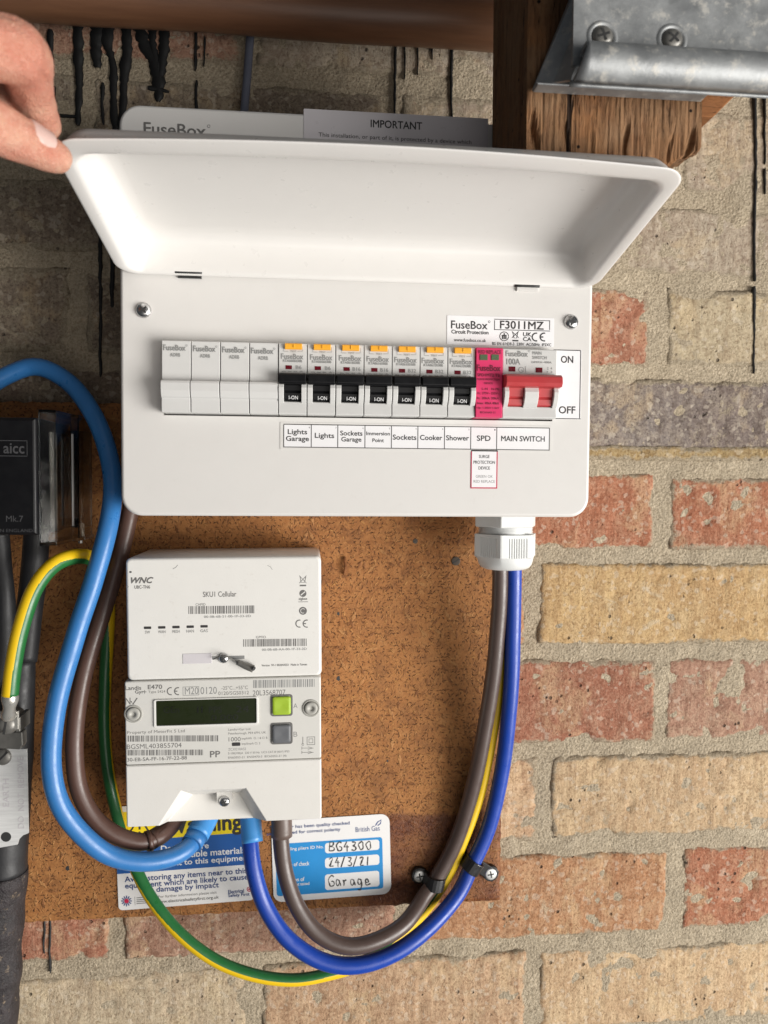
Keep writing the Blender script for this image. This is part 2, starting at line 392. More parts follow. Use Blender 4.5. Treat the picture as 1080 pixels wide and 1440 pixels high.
def tube(mb, pts, r, n=20, step=4.0, matfn=None, wob=0.0, seed=0):
    C = catmull(pts, step); N = len(C); rings = []
    if wob and wob < .03:   # cables are never perfect curves
        C = [p+Vector((noise.noise(p*.02+Vector((seed, 0, 0))), .3*noise.noise(p*.02), noise.noise(p*.02+Vector((0, seed, 7)))))*1.1 for p in C]
    tan0 = (C[1]-C[0]).normalized(); u = tan0.orthogonal().normalized(); fr = []
    for i, p in enumerate(C):
        t = (C[min(i+1, N-1)]-C[max(i-1, 0)]).normalized(); u = (u-t*u.dot(t)).normalized(); v = t.cross(u)
        rad = r(i/(N-1)) if callable(r) else r
        fr.append((u.copy(), v)); ring = []
        for k in range(n):
            a = 2*math.pi*k/n; rr = rad*(1+wob*noise.noise(Vector((i*.13+seed, math.cos(a), math.sin(a)))))
            ring.append(p+(u*math.cos(a)+v*math.sin(a))*rr)
        rings.append(ring)
    mb.smooth = True; ids = [mb.verts(q) for q in rings]
    for i in range(N-1):
        for k in range(n):
            j = (k+1) % n
            if matfn:
                a = 2*math.pi*(k+.5)/n; nrm = fr[i][0]*math.cos(a)+fr[i][1]*math.sin(a); mb.cur = matfn(i/(N-1), nrm, (C[i+1]-C[i]).normalized())
            mb.face((ids[i][k], ids[i][j], ids[i+1][j], ids[i+1][k]))
    mb.cur = 0; mb.smooth = False; mb.face(reversed(ids[0])); mb.face(ids[-1]); return C

# ---------------------------------------------------------------- flat print: lettering, bars and marks as thin ink laid on a face
_tc = {}
def text_mesh(s, bold=0.0, shear=0.0, font_w=1.0):
    key = (s, bold, shear)
    if key not in _tc:
        cu = bpy.data.curves.new('glyphs', 'FONT'); cu.body = s; cu.size = 1.0; cu.offset = bold; cu.shear = shear; cu.resolution_u = 3; cu.fill_mode = 'FRONT'; cu.align_x = 'CENTER'
        o = bpy.data.objects.new('glyphs', cu); me = bpy.data.meshes.new_from_object(o)
        V = [(v.co.x, v.co.y) for v in me.vertices]; Fc = [tuple(p.vertices) for p in me.polygons]
        bpy.data.objects.remove(o); bpy.data.meshes.remove(me); bpy.data.curves.remove(cu)
        xs = [p[0] for p in V]; ys = [p[1] for p in V]; _tc[key] = (V, Fc, min(xs), max(xs), min(ys), max(ys))
    return _tc[key]
class Print:
    """marks measured in photograph pixels on the plane Y (mm); thing-local geometry, one part per label"""
    def __init__(s, parent, Y): s.p = parent; s.Y = Y; s.v = []; s.f = []; s.mi = []; s.mats = []; s.k = 0
    def _m(s, mat):
        if mat not in s.mats: s.mats.append(mat)
        return s.mats.index(mat)
    def _pt(s, px, py, lift=0.0):
        q = loc_of(s.p, at(px, py, s.Y)); q.y -= lift; return q
    def poly(s, pts, faces, mat, lift=0.0):
        n = len(s.v); s.v += pts; mi = s._m(mat)
        for f in faces: s.f.append(tuple(n+i for i in f)); s.mi.append(mi)
    def rect(s, x0, y0, x1, y1, mat='ink', lift=0.0, flat=True):
        a = s._pt(x0, (y0+y1)/2, lift); b = s._pt(x1, (y0+y1)/2, lift); t = s._pt((x0+x1)/2, y0, lift); u = s._pt((x0+x1)/2, y1, lift)
        s.poly([Vector((a.x, t.y, u.z)), Vector((b.x, t.y, u.z)), Vector((b.x, t.y, t.z)), Vector((a.x, t.y, t.z))], [(0, 1, 2, 3)], mat)
    def frame(s, x0, y0, x1, y1, w, mat='ink', lift=0.0):
        s.rect(x0, y0, x1, y0+w, mat, lift); s.rect(x0, y1-w, x1, y1, mat, lift); s.rect(x0, y0+w, x0+w, y1-w, mat, lift); s.rect(x1-w, y0+w, x1, y1-w, mat, lift)
    def rrect(s, x0, y0, x1, y1, r, mat, lift=0.0):
        a = s._pt(x0, (y0+y1)/2, lift); b = s._pt(x1, (y0+y1)/2, lift); t = s._pt((x0+x1)/2, y0, lift); u = s._pt((x0+x1)/2, y1, lift)
        rr = r*(b.x-a.x)/(x1-x0); o = rrect(a.x, b.x, u.z, t.z, rr); s.poly([Vector((x, t.y, z)) for x, z in o], [tuple(range(len(o)))], mat)
    def text(s, body, cx, cy, w, h, mat='ink', bold=0.0, shear=0.0, lift=0.0, rot=0):
        V, Fc, xa, xb, ya, yb = text_mesh(body, 0.0, shear)
        c = s._pt(cx, cy, lift); ww, hh = (w, h) if not rot else (h, w)
        sx = (s._pt(cx+ww/2, cy).x-s._pt(cx-ww/2, cy).x); sz = (s._pt(cx, cy-hh/2).z-s._pt(cx, cy+hh/2).z)
        out = []
        for x, y in V:
            a = (x-(xa+xb)/2)/(xb-xa); b = (y-(ya+yb)/2)/(yb-ya)
            out.append(Vector((c.x+a*sx, c.y, c.z+b*sz)) if not rot else Vector((c.x-b*sx, c.y, c.z+a*sz)))
        s.poly(out, Fc, mat)
        if bold > .003:
            k = bold*.8*abs(sz)/(yb-ya)
            for n_, (ex, ez) in enumerate(((1, .4), (-1, -.4), (.4, -1), (-.4, 1))): s.poly([v+Vector((ex*k, -.012*(n_+1), ez*k)) for v in out], Fc, mat)
    def stroke(s, pts, wd, mat='ink', closed=False, up=0.0, vary=0.0):
        s.k += 1; lift = up+.012*(s.k % 9); P = [s._pt(x, y, lift) for x, y in pts]; n = len(P)
        hw = wd*.5*(s._pt(pts[0][0]+50, pts[0][1]).x-s._pt(pts[0][0]-50, pts[0][1]).x)/100; L = []; R = []
        for i, p in enumerate(P):
            a = P[(i-1) % n] if closed else P[max(i-1, 0)]; b = P[(i+1) % n] if closed else P[min(i+1, n-1)]
            d = (b-a); d = Vector((d.x, 0, d.z)).normalized(); q = Vector((-d.z, 0, d.x))*hw; q = q*(1+vary*noise.noise(Vector((pts[i][0]*.35, pts[i][1]*.35, 1.7)))); L.append(p+q); R.append(p-q)
        m_ = n if closed else n-1
        s.poly(L+R, [(i, n+i, n+(i+1) % n, (i+1) % n) for i in range(m_)], mat)
    def arc(s, cx, cy, r, a0, a1, wd, mat='ink', n=14, ry=None):
        s.stroke([(cx+r*math.cos(math.radians(a0+(a1-a0)*k/n)), cy-(ry or r)*math.sin(math.radians(a0+(a1-a0)*k/n))) for k in range(n+1)], wd, mat)
    def disc(s, cx, cy, r, mat, lift=0.0, n=18):
        s.poly([s._pt(cx+r*math.cos(2*math.pi*k/n), cy-r*math.sin(2*math.pi*k/n), lift) for k in range(n)], [tuple(range(n))], mat)
    def bars(s, x0, y0, x1, y1, n, mat='ink_soft', seed=0, slope=0.0):
        rd = random.Random(seed); x = x0; unit = (x1-x0)/(n*2.0)
        while x < x1-unit:
            wd = unit*rd.choice((.6, 1, 1, 1.6)); dy = slope*(x-x0); s.rect(x, y0+dy, min(x+wd, x1), y1+dy, mat); x += wd+unit*rd.choice((.55, .8, 1.3))
    def ce(s, cx, cy, h, wd, mat='ink_soft'):
        r = h/2; s.arc(cx-r*.55, cy, r, 75, 285, wd, mat); s.arc(cx+r*1.5, cy, r, 75, 285, wd, mat); s.stroke([(cx+r*.6, cy), (cx+r*1.3, cy)], wd, mat)
    def build(s, name='lettering', parent=None):
        me = bpy.data.meshes.new(name); me.from_pydata([tuple(p*MM) for p in s.v], [], s.f); me.polygons.foreach_set('material_index', s.mi)
        bm = bmesh.new(); bm.from_mesh(me)
        for f in bm.faces:
            f.normal_update()
            if f.normal.y > 0: f.normal_flip()
        bm.to_mesh(me); bm.free(); me.update()
        return new_obj(name, me, parent or s.p, s.mats)
def screw_head(parent, c, r, mat='steel_screw', name='screw', dome=.45, slot='cross', ang=20):
    """dome-headed screw facing -Y with a recessed cross or slot; c is the seat (world mm)"""
    P = loc_of(parent, c); mb = MB(); mb.smooth = True
    prof = [(0, r), (-r*.12, r), (-r*dome*.75, r*.80), (-r*dome, r*.5), (-r*dome*1.04, r*.22)]
    mb.ring_loft([[(P.x+q*math.cos(2*math.pi*k/24), P.y+y, P.z+q*math.sin(2*math.pi*k/24)) for k in range(24)] for y, q in prof])
    o = mb.build(name, mat, parent); mb = MB(); a0 = math.radians(ang)
    for k in range(2 if slot == 'cross' else 1):
        a = a0+k*math.pi/2; d = Vector((math.cos(a), 0, math.sin(a))); e = Vector((-d.z, 0, d.x)); L = r*(.58 if slot == 'cross' else .95); W = r*.12
        y = P.y-r*dome*(1.06+.02*k)
        mb.face(mb.verts([(P.x+d.x*sx*L+e.x*sz*W, y, P.z+d.z*sx*L+e.z*sz*W) for sx, sz in ((-1, -1), (1, -1), (1, 1), (-1, 1))]))
    mb.build('drive_recess', 'slot_dark', o, recalc=False); return o
# ================================================================ brick wall
rnd = random.Random(7)
WALL = 105.0
wall = thing('brick_wall', 'old garage brick wall of pale, red and yellow bricks behind everything', 'wall', (0, WALL, -560))
def mortar_sheet():
    mb = MB(); mb.smooth = True; X0, X1, Z0, Z1, st = -470, 520, -640, 420, 3.2
    nx = int((X1-X0)/st); nz = int((Z1-Z0)/st); ids = []
    for j in range(nz+1):
        for i in range(nx+1):
            x = X0+i*st; z = Z0+j*st
            d = 2.6*noise.noise(Vector((x*.03, z*.03, 3)))+1.6*noise.noise(Vector((x*.11, z*.11, 9)))+.7*noise.noise(Vector((x*.3, z*.3, 1)))
            mb.v.append((x, WALL-.2+d*.75, z))
    for j in range(nz):
        for i in range(nx):
            a = j*(nx+1)+i; mb.face((a, a+1, a+nx+2, a+nx+1))
    mb.build('mortar', 'mortar', wall, world=True)
mortar_sheet()
def make_brick(x0, x1, z0, z1, colr, smear, proud, seed, tilt=0.0):
    mb = MB(); mb.smooth = True; nx = max(6, int((x1-x0)/2.6)); nz = 26; V3 = Vector; arr = []
    for j in range(nz+1):
        for i in range(nx+1):
            u = i/nx; v = j/nz
            # denser rows near the arris
            u = .5-.5*math.cos(math.pi*u)*(.35)-.65*(.5-u) if False else u
            x = x0+(x1-x0)*u; z = z0+(z1-z0)*v + tilt*(u-.5)*(x1-x0)
            wx = 2.2*noise.noise(V3((seed*3.1, z*.06, 2)))+.8*noise.noise(V3((seed, z*.25, x*.01)))+.7*noise.noise(V3((seed, z*.6, 3))); wz = 1.5*noise.noise(V3((x*.03, seed*2.7, 5)))+.7*noise.noise(V3((x*.22, seed, 8)))+.7*noise.noise(V3((x*.6, seed, 8)))
            e = min((x-x0), (x1-x), 40); ez = min(v*(z1-z0), (1-v)*(z1-z0), 40); ed = min(e, ez)
            cut = 1.9*max(0, 1-ed/3.6)**2
            chip = max(0, noise.noise(V3((x*.045, z*.06, seed*5)))-.30)*9*max(0, 1-ed/12)
            y = WALL-proud+cut+chip+.7*noise.noise(V3((x*.05, z*.05, seed)))+.5*noise.noise(V3((x*.22, z*.22, seed+4)))+.4*noise.noise(V3((x*.5, z*.5, seed+9)))-max(0, noise.noise(V3((x*.10, z*.10, seed+2)))-.35)*-5
            mb.v.append((x+wx*(1 if u in (0, 1) else .6), y, z+wz)); arr.append(max(0, 1-ed/7.0))
    for j in range(nz):
        for i in range(nx):
            a = j*(nx+1)+i; mb.face((a, a+1, a+nx+2, a+nx+1))
    edge = [i for i in range(nx+1)]+[(j+1)*(nx+1)+nx for j in range(nz)]+[nz*(nx+1)+i for i in range(nx-1, -1, -1)]+[j*(nx+1) for j in range(nz-1, 0, -1)]
    bk = mb.verts([(mb.v[k][0], WALL+9, mb.v[k][2]) for k in edge]); n = len(edge)
    for k in range(n): mb.face((edge[k], edge[(k+1) % n], bk[(k+1) % n], bk[k]))
    arr += [1.0]*n; o = mb.build('brick', 'brick', wall, world=True); o.data.attributes.new('arris', 'FLOAT', 'POINT').data.foreach_set('value', arr); o.color = (*colr, smear); return o
def zline(py, px=900): return at(px, py, WALL).z
PALE = (.44, .37, .285); PALEY = (.50, .42, .285); RED = (.42, .175, .10); RED2 = (.40, .178, .112); YEL = (.56, .385, .19); MAUVE = (.42, .25, .175); SHADE_GRIME = (.255, .21, .16)  # last tone: upper-left bricks, mostly shade painted into the colour, plus some grime
BEI = (.61, .445, .27); OR = (.49, .265, .14); GREY = (.24, .205, .185); CREAM = (.58, .485, .34); PINK = (.57, .385, .24)
# mortar lines (centres, measured at the right of the photograph)
lines = [zline(279)+232, zline(279)+155, zline(279)+78, zline(279), zline(395), zline(525), zline(658), zline(784), zline(916), zline(1050), zline(1184), zline(1320), zline(1320)-78, zline(1320)-155]
joint = {0: 256, 1: 148, 2: 256, 3: 148, 4: 247, 5: 148, 6: 254, 7: 146, 8: 257, 9: 160, 10: 272, 11: 152, 12: 262}
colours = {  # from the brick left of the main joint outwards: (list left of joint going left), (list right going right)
 0: ([PALE, PALE, SHADE_GRIME], [PALE, PALE]), 1: ([PALE, MAUVE, SHADE_GRIME], [PALE, PALE]), 2: ([PALE, SHADE_GRIME, SHADE_GRIME], [PALE, PALEY]), 3: ([PALE, SHADE_GRIME, SHADE_GRIME], [PALE, PALEY]),
 4: ([RED2, SHADE_GRIME, SHADE_GRIME], [PALEY, PALE]), 5: ([GREY, SHADE_GRIME, SHADE_GRIME], [GREY, GREY]), 6: ([RED, OR, PALEY], [RED, RED]), 7: ([OR, OR, OR], [YEL, YEL]),
 8: ([RED2, OR, OR], [MAUVE, MAUVE]), 9: ([PINK, OR, OR], [BEI, RED]), 10: ([OR, MAUVE, RED2], [RED, OR]), 11: ([PINK, CREAM, CREAM], [BEI, OR]), 12: ([OR, BEI, OR], [PINK, BEI])}
smr = {0: .60, 1: .58, 2: .54, 3: .57, 4: .54, 5: .44, 6: .40, 7: .34, 8: .40, 9: .44, 10: .40, 11: .40, 12: .40}
PITCH = 228.0
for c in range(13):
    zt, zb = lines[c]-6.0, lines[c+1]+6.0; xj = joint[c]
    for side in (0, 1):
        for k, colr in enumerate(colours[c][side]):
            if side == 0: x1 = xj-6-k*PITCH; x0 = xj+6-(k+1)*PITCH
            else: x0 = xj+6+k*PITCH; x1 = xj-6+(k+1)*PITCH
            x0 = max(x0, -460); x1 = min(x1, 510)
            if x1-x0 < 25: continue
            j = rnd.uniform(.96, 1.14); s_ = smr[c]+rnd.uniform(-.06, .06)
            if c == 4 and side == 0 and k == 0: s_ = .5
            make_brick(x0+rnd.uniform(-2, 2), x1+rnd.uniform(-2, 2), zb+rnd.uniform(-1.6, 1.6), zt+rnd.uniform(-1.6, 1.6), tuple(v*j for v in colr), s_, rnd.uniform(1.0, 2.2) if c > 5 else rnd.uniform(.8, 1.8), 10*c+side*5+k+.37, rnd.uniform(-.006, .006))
# the sawn yellow ledge at the foot of the grey course
def ledge():
    z1, z0 = zline(627), zline(647); make_brick(150, 372, z0, z1, (.40, .29, .14), .42, 3.4, 77.7); make_brick(378, 500, z0, z1, (.38, .28, .14), .42, 3.2, 79.7)
ledge()
# runs of black tar down the wall
def drip(pts, wmm, seed, gaps=()):
    C = catmull([at(x, y, WALL-3.2) for x, y in pts], 2.5); mb = MB(); mb.smooth = True; N = len(C); rows = []
    for i, p in enumerate(C):
        t = i/(N-1); w_ = wmm*(1-.45*t)*(1+.35*noise.noise(Vector((p.z*.05, seed, 0)))+.5*noise.noise(Vector((p.z*.7, seed, 3))))
        if i < 1 or i > N-2: w_ *= .5
        d = (C[min(i+1, N-1)]-C[max(0, i-1)]).normalized(); s_ = Vector((-d.z, 0, d.x)); ox = .6*noise.noise(Vector((p.z*.12, seed, 7)))
        rows.append([p+s_*(w_*a/2)+Vector((ox, b, 0)) for a, b in ((-1, 3.0), (-.8, .8), (0, .3), (.8, .8), (1, 3.0))])
    ids = [mb.verts(r) for r in rows]
    for a, b in zip(ids, ids[1:]):
        for k in range(4): mb.face((a[k], a[k+1], b[k+1], b[k]))
    mb.build('tar_run', 'tar', wall, world=True)
drips = [([(1063, 30), (1063, 140), (1064, 240), (1062, 330), (1063, 395)], 3.4), ([(1062, 402), (1062, 460), (1061, 525)], 2.8), ([(1078, 60), (1077, 150), (1077, 230)], 2.6), ([(1077, 236), (1077, 272)], 2.2),
 ([(108, 20), (109, 90), (110, 130), (108, 175)], 6.5), ([(136, 20), (134, 70), (137, 94)], 9), ([(152, 20), (150, 60), (158, 90), (159, 150), (163, 185)], 7), ([(176, 20), (178, 70), (174, 97), (172, 150), (168, 180)], 7.5),
 ([(190, 10), (202, 60), (215, 80), (222, 110), (222, 142)], 10), ([(212, 15), (214, 60), (221, 95), (224, 120)], 6.5), ([(229, 10), (230, 60), (227, 85), (224, 112), (225, 125)], 7.5), ([(275, 20), (275, 70), (274, 98)], 3.0), ([(276, 112), (275, 160), (275, 200)], 2.6), ([(288, 50), (287, 75), (286, 92)], 1.8),
 ([(144, 115), (143, 150), (145, 175)], 3.2), ([(75, 120), (74, 150), (76, 172)], 4.0), ([(60, 160), (80, 161), (112, 163)], 3.2), ([(556, 60), (556, 110), (555, 165)], 2.6), ([(570, 60), (569, 110)], 1.6), ([(636, 60), (635, 110), (636, 168)], 2.8), ([(141, 320), (140, 375), (141, 440), (140, 490), (141, 530)], 3.4), ([(158, 350), (157, 420), (158, 432)], 4.5), ([(208, 122), (222, 124), (238, 128)], 5), ([(588, 62), (588, 104)], 1.4), ([(608, 60), (608, 82)], 1.5),
 ([(62, 1295), (61, 1330), (62, 1342)], 1.8), ([(70, 1292), (69, 1330), (70, 1370)], 1.9), ([(70, 40), (70, 70), (72, 105)], 4)]
for i, (p, w_) in enumerate(drips): drip(p, w_*(1.3 if p[0][0] < 260 and p[0][1] < 100 else 1.0), i*3.7+1)

# ================================================================ chipboard backing board
BF = 88.0
board = thing('backing_board', 'orange-brown chipboard backing board screwed to the brick wall', 'board', (-85, WALL-1, -398))
def board_mesh():
    mb = MB(); mb.smooth = False; X0, X1, Z0, Z1 = -300, 118.5, -398, -8; nx, nz = 140, 130
    for j in range(nz+1):
        for i in range(nx+1):
            x = X0+(X1-X0)*i/nx; z = Z0+(Z1-Z0)*j/nz
            if i in (0, nx): x += 1.1*noise.noise(Vector((z*.15, 2, 0)))+.7*noise.noise(Vector((z*.6, 2, 0)))
            if j in (0, nz): z += 1.3*noise.noise(Vector((x*.13, 4, 0)))+.8*noise.noise(Vector((x*.5, 4, 0)))
            edge = i in (0, nx) or j in (0, nz)
            mb.v.append((x, BF+(.9 if edge else 0)+.25*noise.noise(Vector((x*.03, z*.03, 0))), z))
    for j in range(nz):
        for i in range(nx):
            a = j*(nx+1)+i; mb.face((a, a+1, a+nx+2, a+nx+1))
    for f in range(len(mb.sm)): mb.sm[f] = True
    edge = [i for i in range(nx+1)]+[(j+1)*(nx+1)+nx for j in range(nz)]+[nz*(nx+1)+i for i in range(nx-1, -1, -1)]+[j*(nx+1) for j in range(nz-1, 0, -1)]
    bk = mb.verts([(mb.v[k][0], WALL-2.0, mb.v[k][2]) for k in edge]); n = len(edge)
    for k in range(n): mb.face((edge[k], edge[(k+1) % n], bk[(k+1) % n], bk[k]))
    mb.build('panel', 'chipboard', board, world=True)
board_mesh()
for (x, y, r) in ((641, 789, 4.6), (584, 761, 2.6)): screw_head(board, at(x, y, BF), r*.75, 'rust', 'screw', .15, 'slot', 30)
for (x, y, r) in ((476, 863, 1.1), (476, 954, 1.5), (95, 1221, 1.5), (486, 795, 1.1), (545, 1070, .8)):
    mb = MB(); p = at(x, y, BF-.12); mb.face(mb.verts([p+Vector((r*math.cos(a)*(.7+.5*((k*7) % 3)/2), 0, 1.3*r*math.sin(a))) for k, a in enumerate([2*math.pi*k/9 for k in range(9)])])); mb.build('nail_hole', 'slot_dark', board, world=True, recalc=False)
mb = MB(); mb.smooth = True
tube(mb, [at(484, 783, BF-1), at(486, 797, BF-3), at(484, 808, BF-1)], 1.1, 8, 2); mb.build('splinter', 'raw_timber', board, world=True)

# ================================================================ consumer unit
cu = thing('consumer_unit', 'white metal consumer unit with its lid held open above the breakers', 'fuse box', (0, WALL-2, -87.3))
XL, XR, ZB, ZT = -153.1, 153.1, -87.3, 169.2
def cover():
    mb = MB(); mb.smooth = True; N = 8; R = 13
    rings = []
    for k, (ins, y) in enumerate([(2.2, 0.0), (1.3, .25), (.5, .9), (.1, 1.8), (0, 2.6), (0, 22)]):
        rings.append([(x, y, z) for x, z in rrect(XL+ins, XR-ins, ZB+ins, ZT-ins, R-ins, N)])
    mb.ring_loft(rings, False, False)
    o = mb.build('front_cover', 'cover_paint', cu, world=True)
    # flat face with the breaker opening cut out of it
    bm = bmesh.new(); bm.from_mesh(o.data)
    loop = [bm.verts.new(loc_of(cu, p)*MM) for p in [(-126.6, 0, -23.4), (126.6, 0, -23.4), (126.6, 0, 23.2), (-126.6, 0, 23.2)]]
    es = [bm.edges.new((loop[i], loop[(i+1) % 4])) for i in range(4)]
    zb = loc_of(cu, (0, 0, 0)).y*MM; outer = [e for e in bm.edges if e not in es and all(abs(v.co.y-zb) < 1e-6 for v in e.verts)]
    g = bmesh.ops.triangle_fill(bm, edges=outer+es, use_beauty=True, use_dissolve=False)
    for f in [x for x in g['geom'] if isinstance(x, bmesh.types.BMFace)]:
        f.normal_update(); f.smooth = False
        if f.normal.y > 0: f.normal_flip()
    back = [bm.verts.new(v.co+Vector((0, 8*MM, 0))) for v in loop]
    for i in range(4): bm.faces.new((loop[i], back[i], back[(i+1) % 4], loop[(i+1) % 4]))
    bm.faces.new(back)
    bm.to_mesh(o.data); bm.free(); return o
cover()
mb = MB(); mb.smooth = False
o_ = [rrect(XL+1.2, XR-1.2, ZB+1.2, ZT-1.2, 11, 6)]
mb.ring_loft([[(x, 22.2, z) for x, z in o_[0]], [(x, WALL-4, z) for x, z in o_[0]]]); mb.build('enclosure', 'cover_paint', cu, world=True)
screw_head(cu, at(202, 436.5, 0), 4.9, 'steel_screw', 'screw', .55, 'cross', 40); screw_head(cu, at(803, 453, 0), 4.9, 'steel_screw', 'screw', .55, 'cross', 75)

# ---- lid: a pressed tray hinged along its lower back edge, swung up just past square
LH = Vector((0, -0.8, 64.6)); LA = math.radians(13.6)
LV = Vector((0, -math.cos(LA), math.sin(LA))); LW = Vector((0, math.sin(LA)*.0+math.sin(LA), math.cos(LA)))   # along the lid, and its outward (upper) side
def lidpt(x, v, w_): return LH+Vector((x, 0, 0))+LV*v+LW*w_
def dense(o, N):
    out = []; n = len(o)
    for i, q in enumerate(o):
        out.append(q)
        if i % (N+1) == N:
            e = o[(i+1) % n]; out += [(q[0]+(e[0]-q[0])*k/24, q[1]+(e[1]-q[1])*k/24) for k in range(1, 24)]
    return out
def lid():
    mb = MB(); mb.smooth = True; N = 8; W = 153.2; L = 125.0; rings = []
    #        w     side  hinge free radius
    prof = [(25.0, 14,  10,  26, 9), (25.0, 9.5, 6, 20, 10), (23.4, 5.5, 3.2, 15, 11.5), (20.5, 3.2, 1.6, 11.5, 12), (14, 2.2, 1.0, 8, 12), (5, 1.4, .8, 4.5, 13),
            (1.6, .6, .4, 1.2, 13), (.6, .15, .1, .3, 13.2), (0, 0, 0, 0, 13.2), (-.5, .5, .4, .5, 13), (-.6, 1.3, .8, 1.3, 12.5),
            (-.3, 5.5, 1.6, 8.5, 10), (.4, 7.6, 2.2, 11.0, 9), (2.2, 8.8, 2.9, 12.6, 8.5), (5, 9.3, 3.3, 13.6, 8.5), (12, 9.9, 4.2, 15.5, 9), (18, 10.8, 5.4, 18, 10), (21.5, 12.8, 8, 20.5, 11), (23.2, 16.5, 12.5, 24, 11), (23.5, 22, 20, 30, 9)]
    def P(x, v, w_):   # the free edge bows out in the middle and the tray is shallower towards it
        t = v/L; return tuple(lidpt(x*(1+.026*t), v+7.5*(1-(x/W)**2)*t*t*max(.25, 1-max(0, w_)/14), w_*(1-.33*t*t)))
    for w_, s_, h_, f_, r_ in prof: rings.append([P(x, v, w_) for x, v in dense(rrect(-W+s_, W-s_, h_, L-f_, r_, N), N)])
    mb.ring_loft(rings); return mb.build('lid', 'lid_paint', cu, world=True)
lid_o = lid()
for s_, (x, y) in ((0, (267, 386)), (1, (742, 404.5))):
    c = at(x, y, -1.5); mb = MB(); hw = 7.2
    # slot in the cover, bent tongue of the hinge and its pin
    mb.box(c.x-hw, c.x+hw, -1.6, 4, c.z-2.2, c.z+2.0, .3); oo = mb.build('hinge_tongue', 'zip_dark' if s_ == 0 else 'cover_paint', cu, world=True)
    mb = MB(); tube(mb, [(c.x-hw-1.8, -2.2, c.z+.9), (c.x, -2.2, c.z+.9), (c.x+hw+.5, -2.2, c.z+.9)], .9, 10, 4); mb.build('hinge_pin', 'slot_dark', cu, world=True)

# ---- blanks, breakers, surge protector, main switch
MW = 18.0
def mod_x(i): return (i-7)*MW
def blank(i):
    x0, x1 = mod_x(i)+.25, mod_x(i+1)-.25
    mb = MB(); prof = [(8, 22.3), (-8.2, 22.3), (-8.6, 21.9), (-8.8, -1.8), (-9.3, -2.3), (-13.2, -3.0), (-13.9, -4.4), (-13.7, -9), (-12.3, -12.8), (-10.6, -13.6), (-10.2, -21.8), (-9.8, -22.3), (8, -22.3)]
    mb.prism_x(prof, x0, x1); b = soften(mb.build('blank_module', 'blank_plastic', cu, world=True), .35)
    p = Print(b, -8.95); c = (x0+x1)/2
    px = {0: 246.5, 1: 288.5, 2: 329.5, 3: 370}[i]; py = {0: 489, 1: 490.5, 2: 492, 3: 493.5}[i]
    p.text('FuseBox', px-1, py, 31, 8, 'ink_grey', .015); p.arc(px+16, py-3, 1.2, 0, 330, .5, 'ink_grey', 8); p.text('ADRB', px, py+10, 14, 5, 'ink_grey', .005); p.build()
for i in range(4): blank(i)
centers = {4: 411.5, 5: 452.5, 6: 493, 7: 532, 8: 571, 9: 609.5, 10: 649}
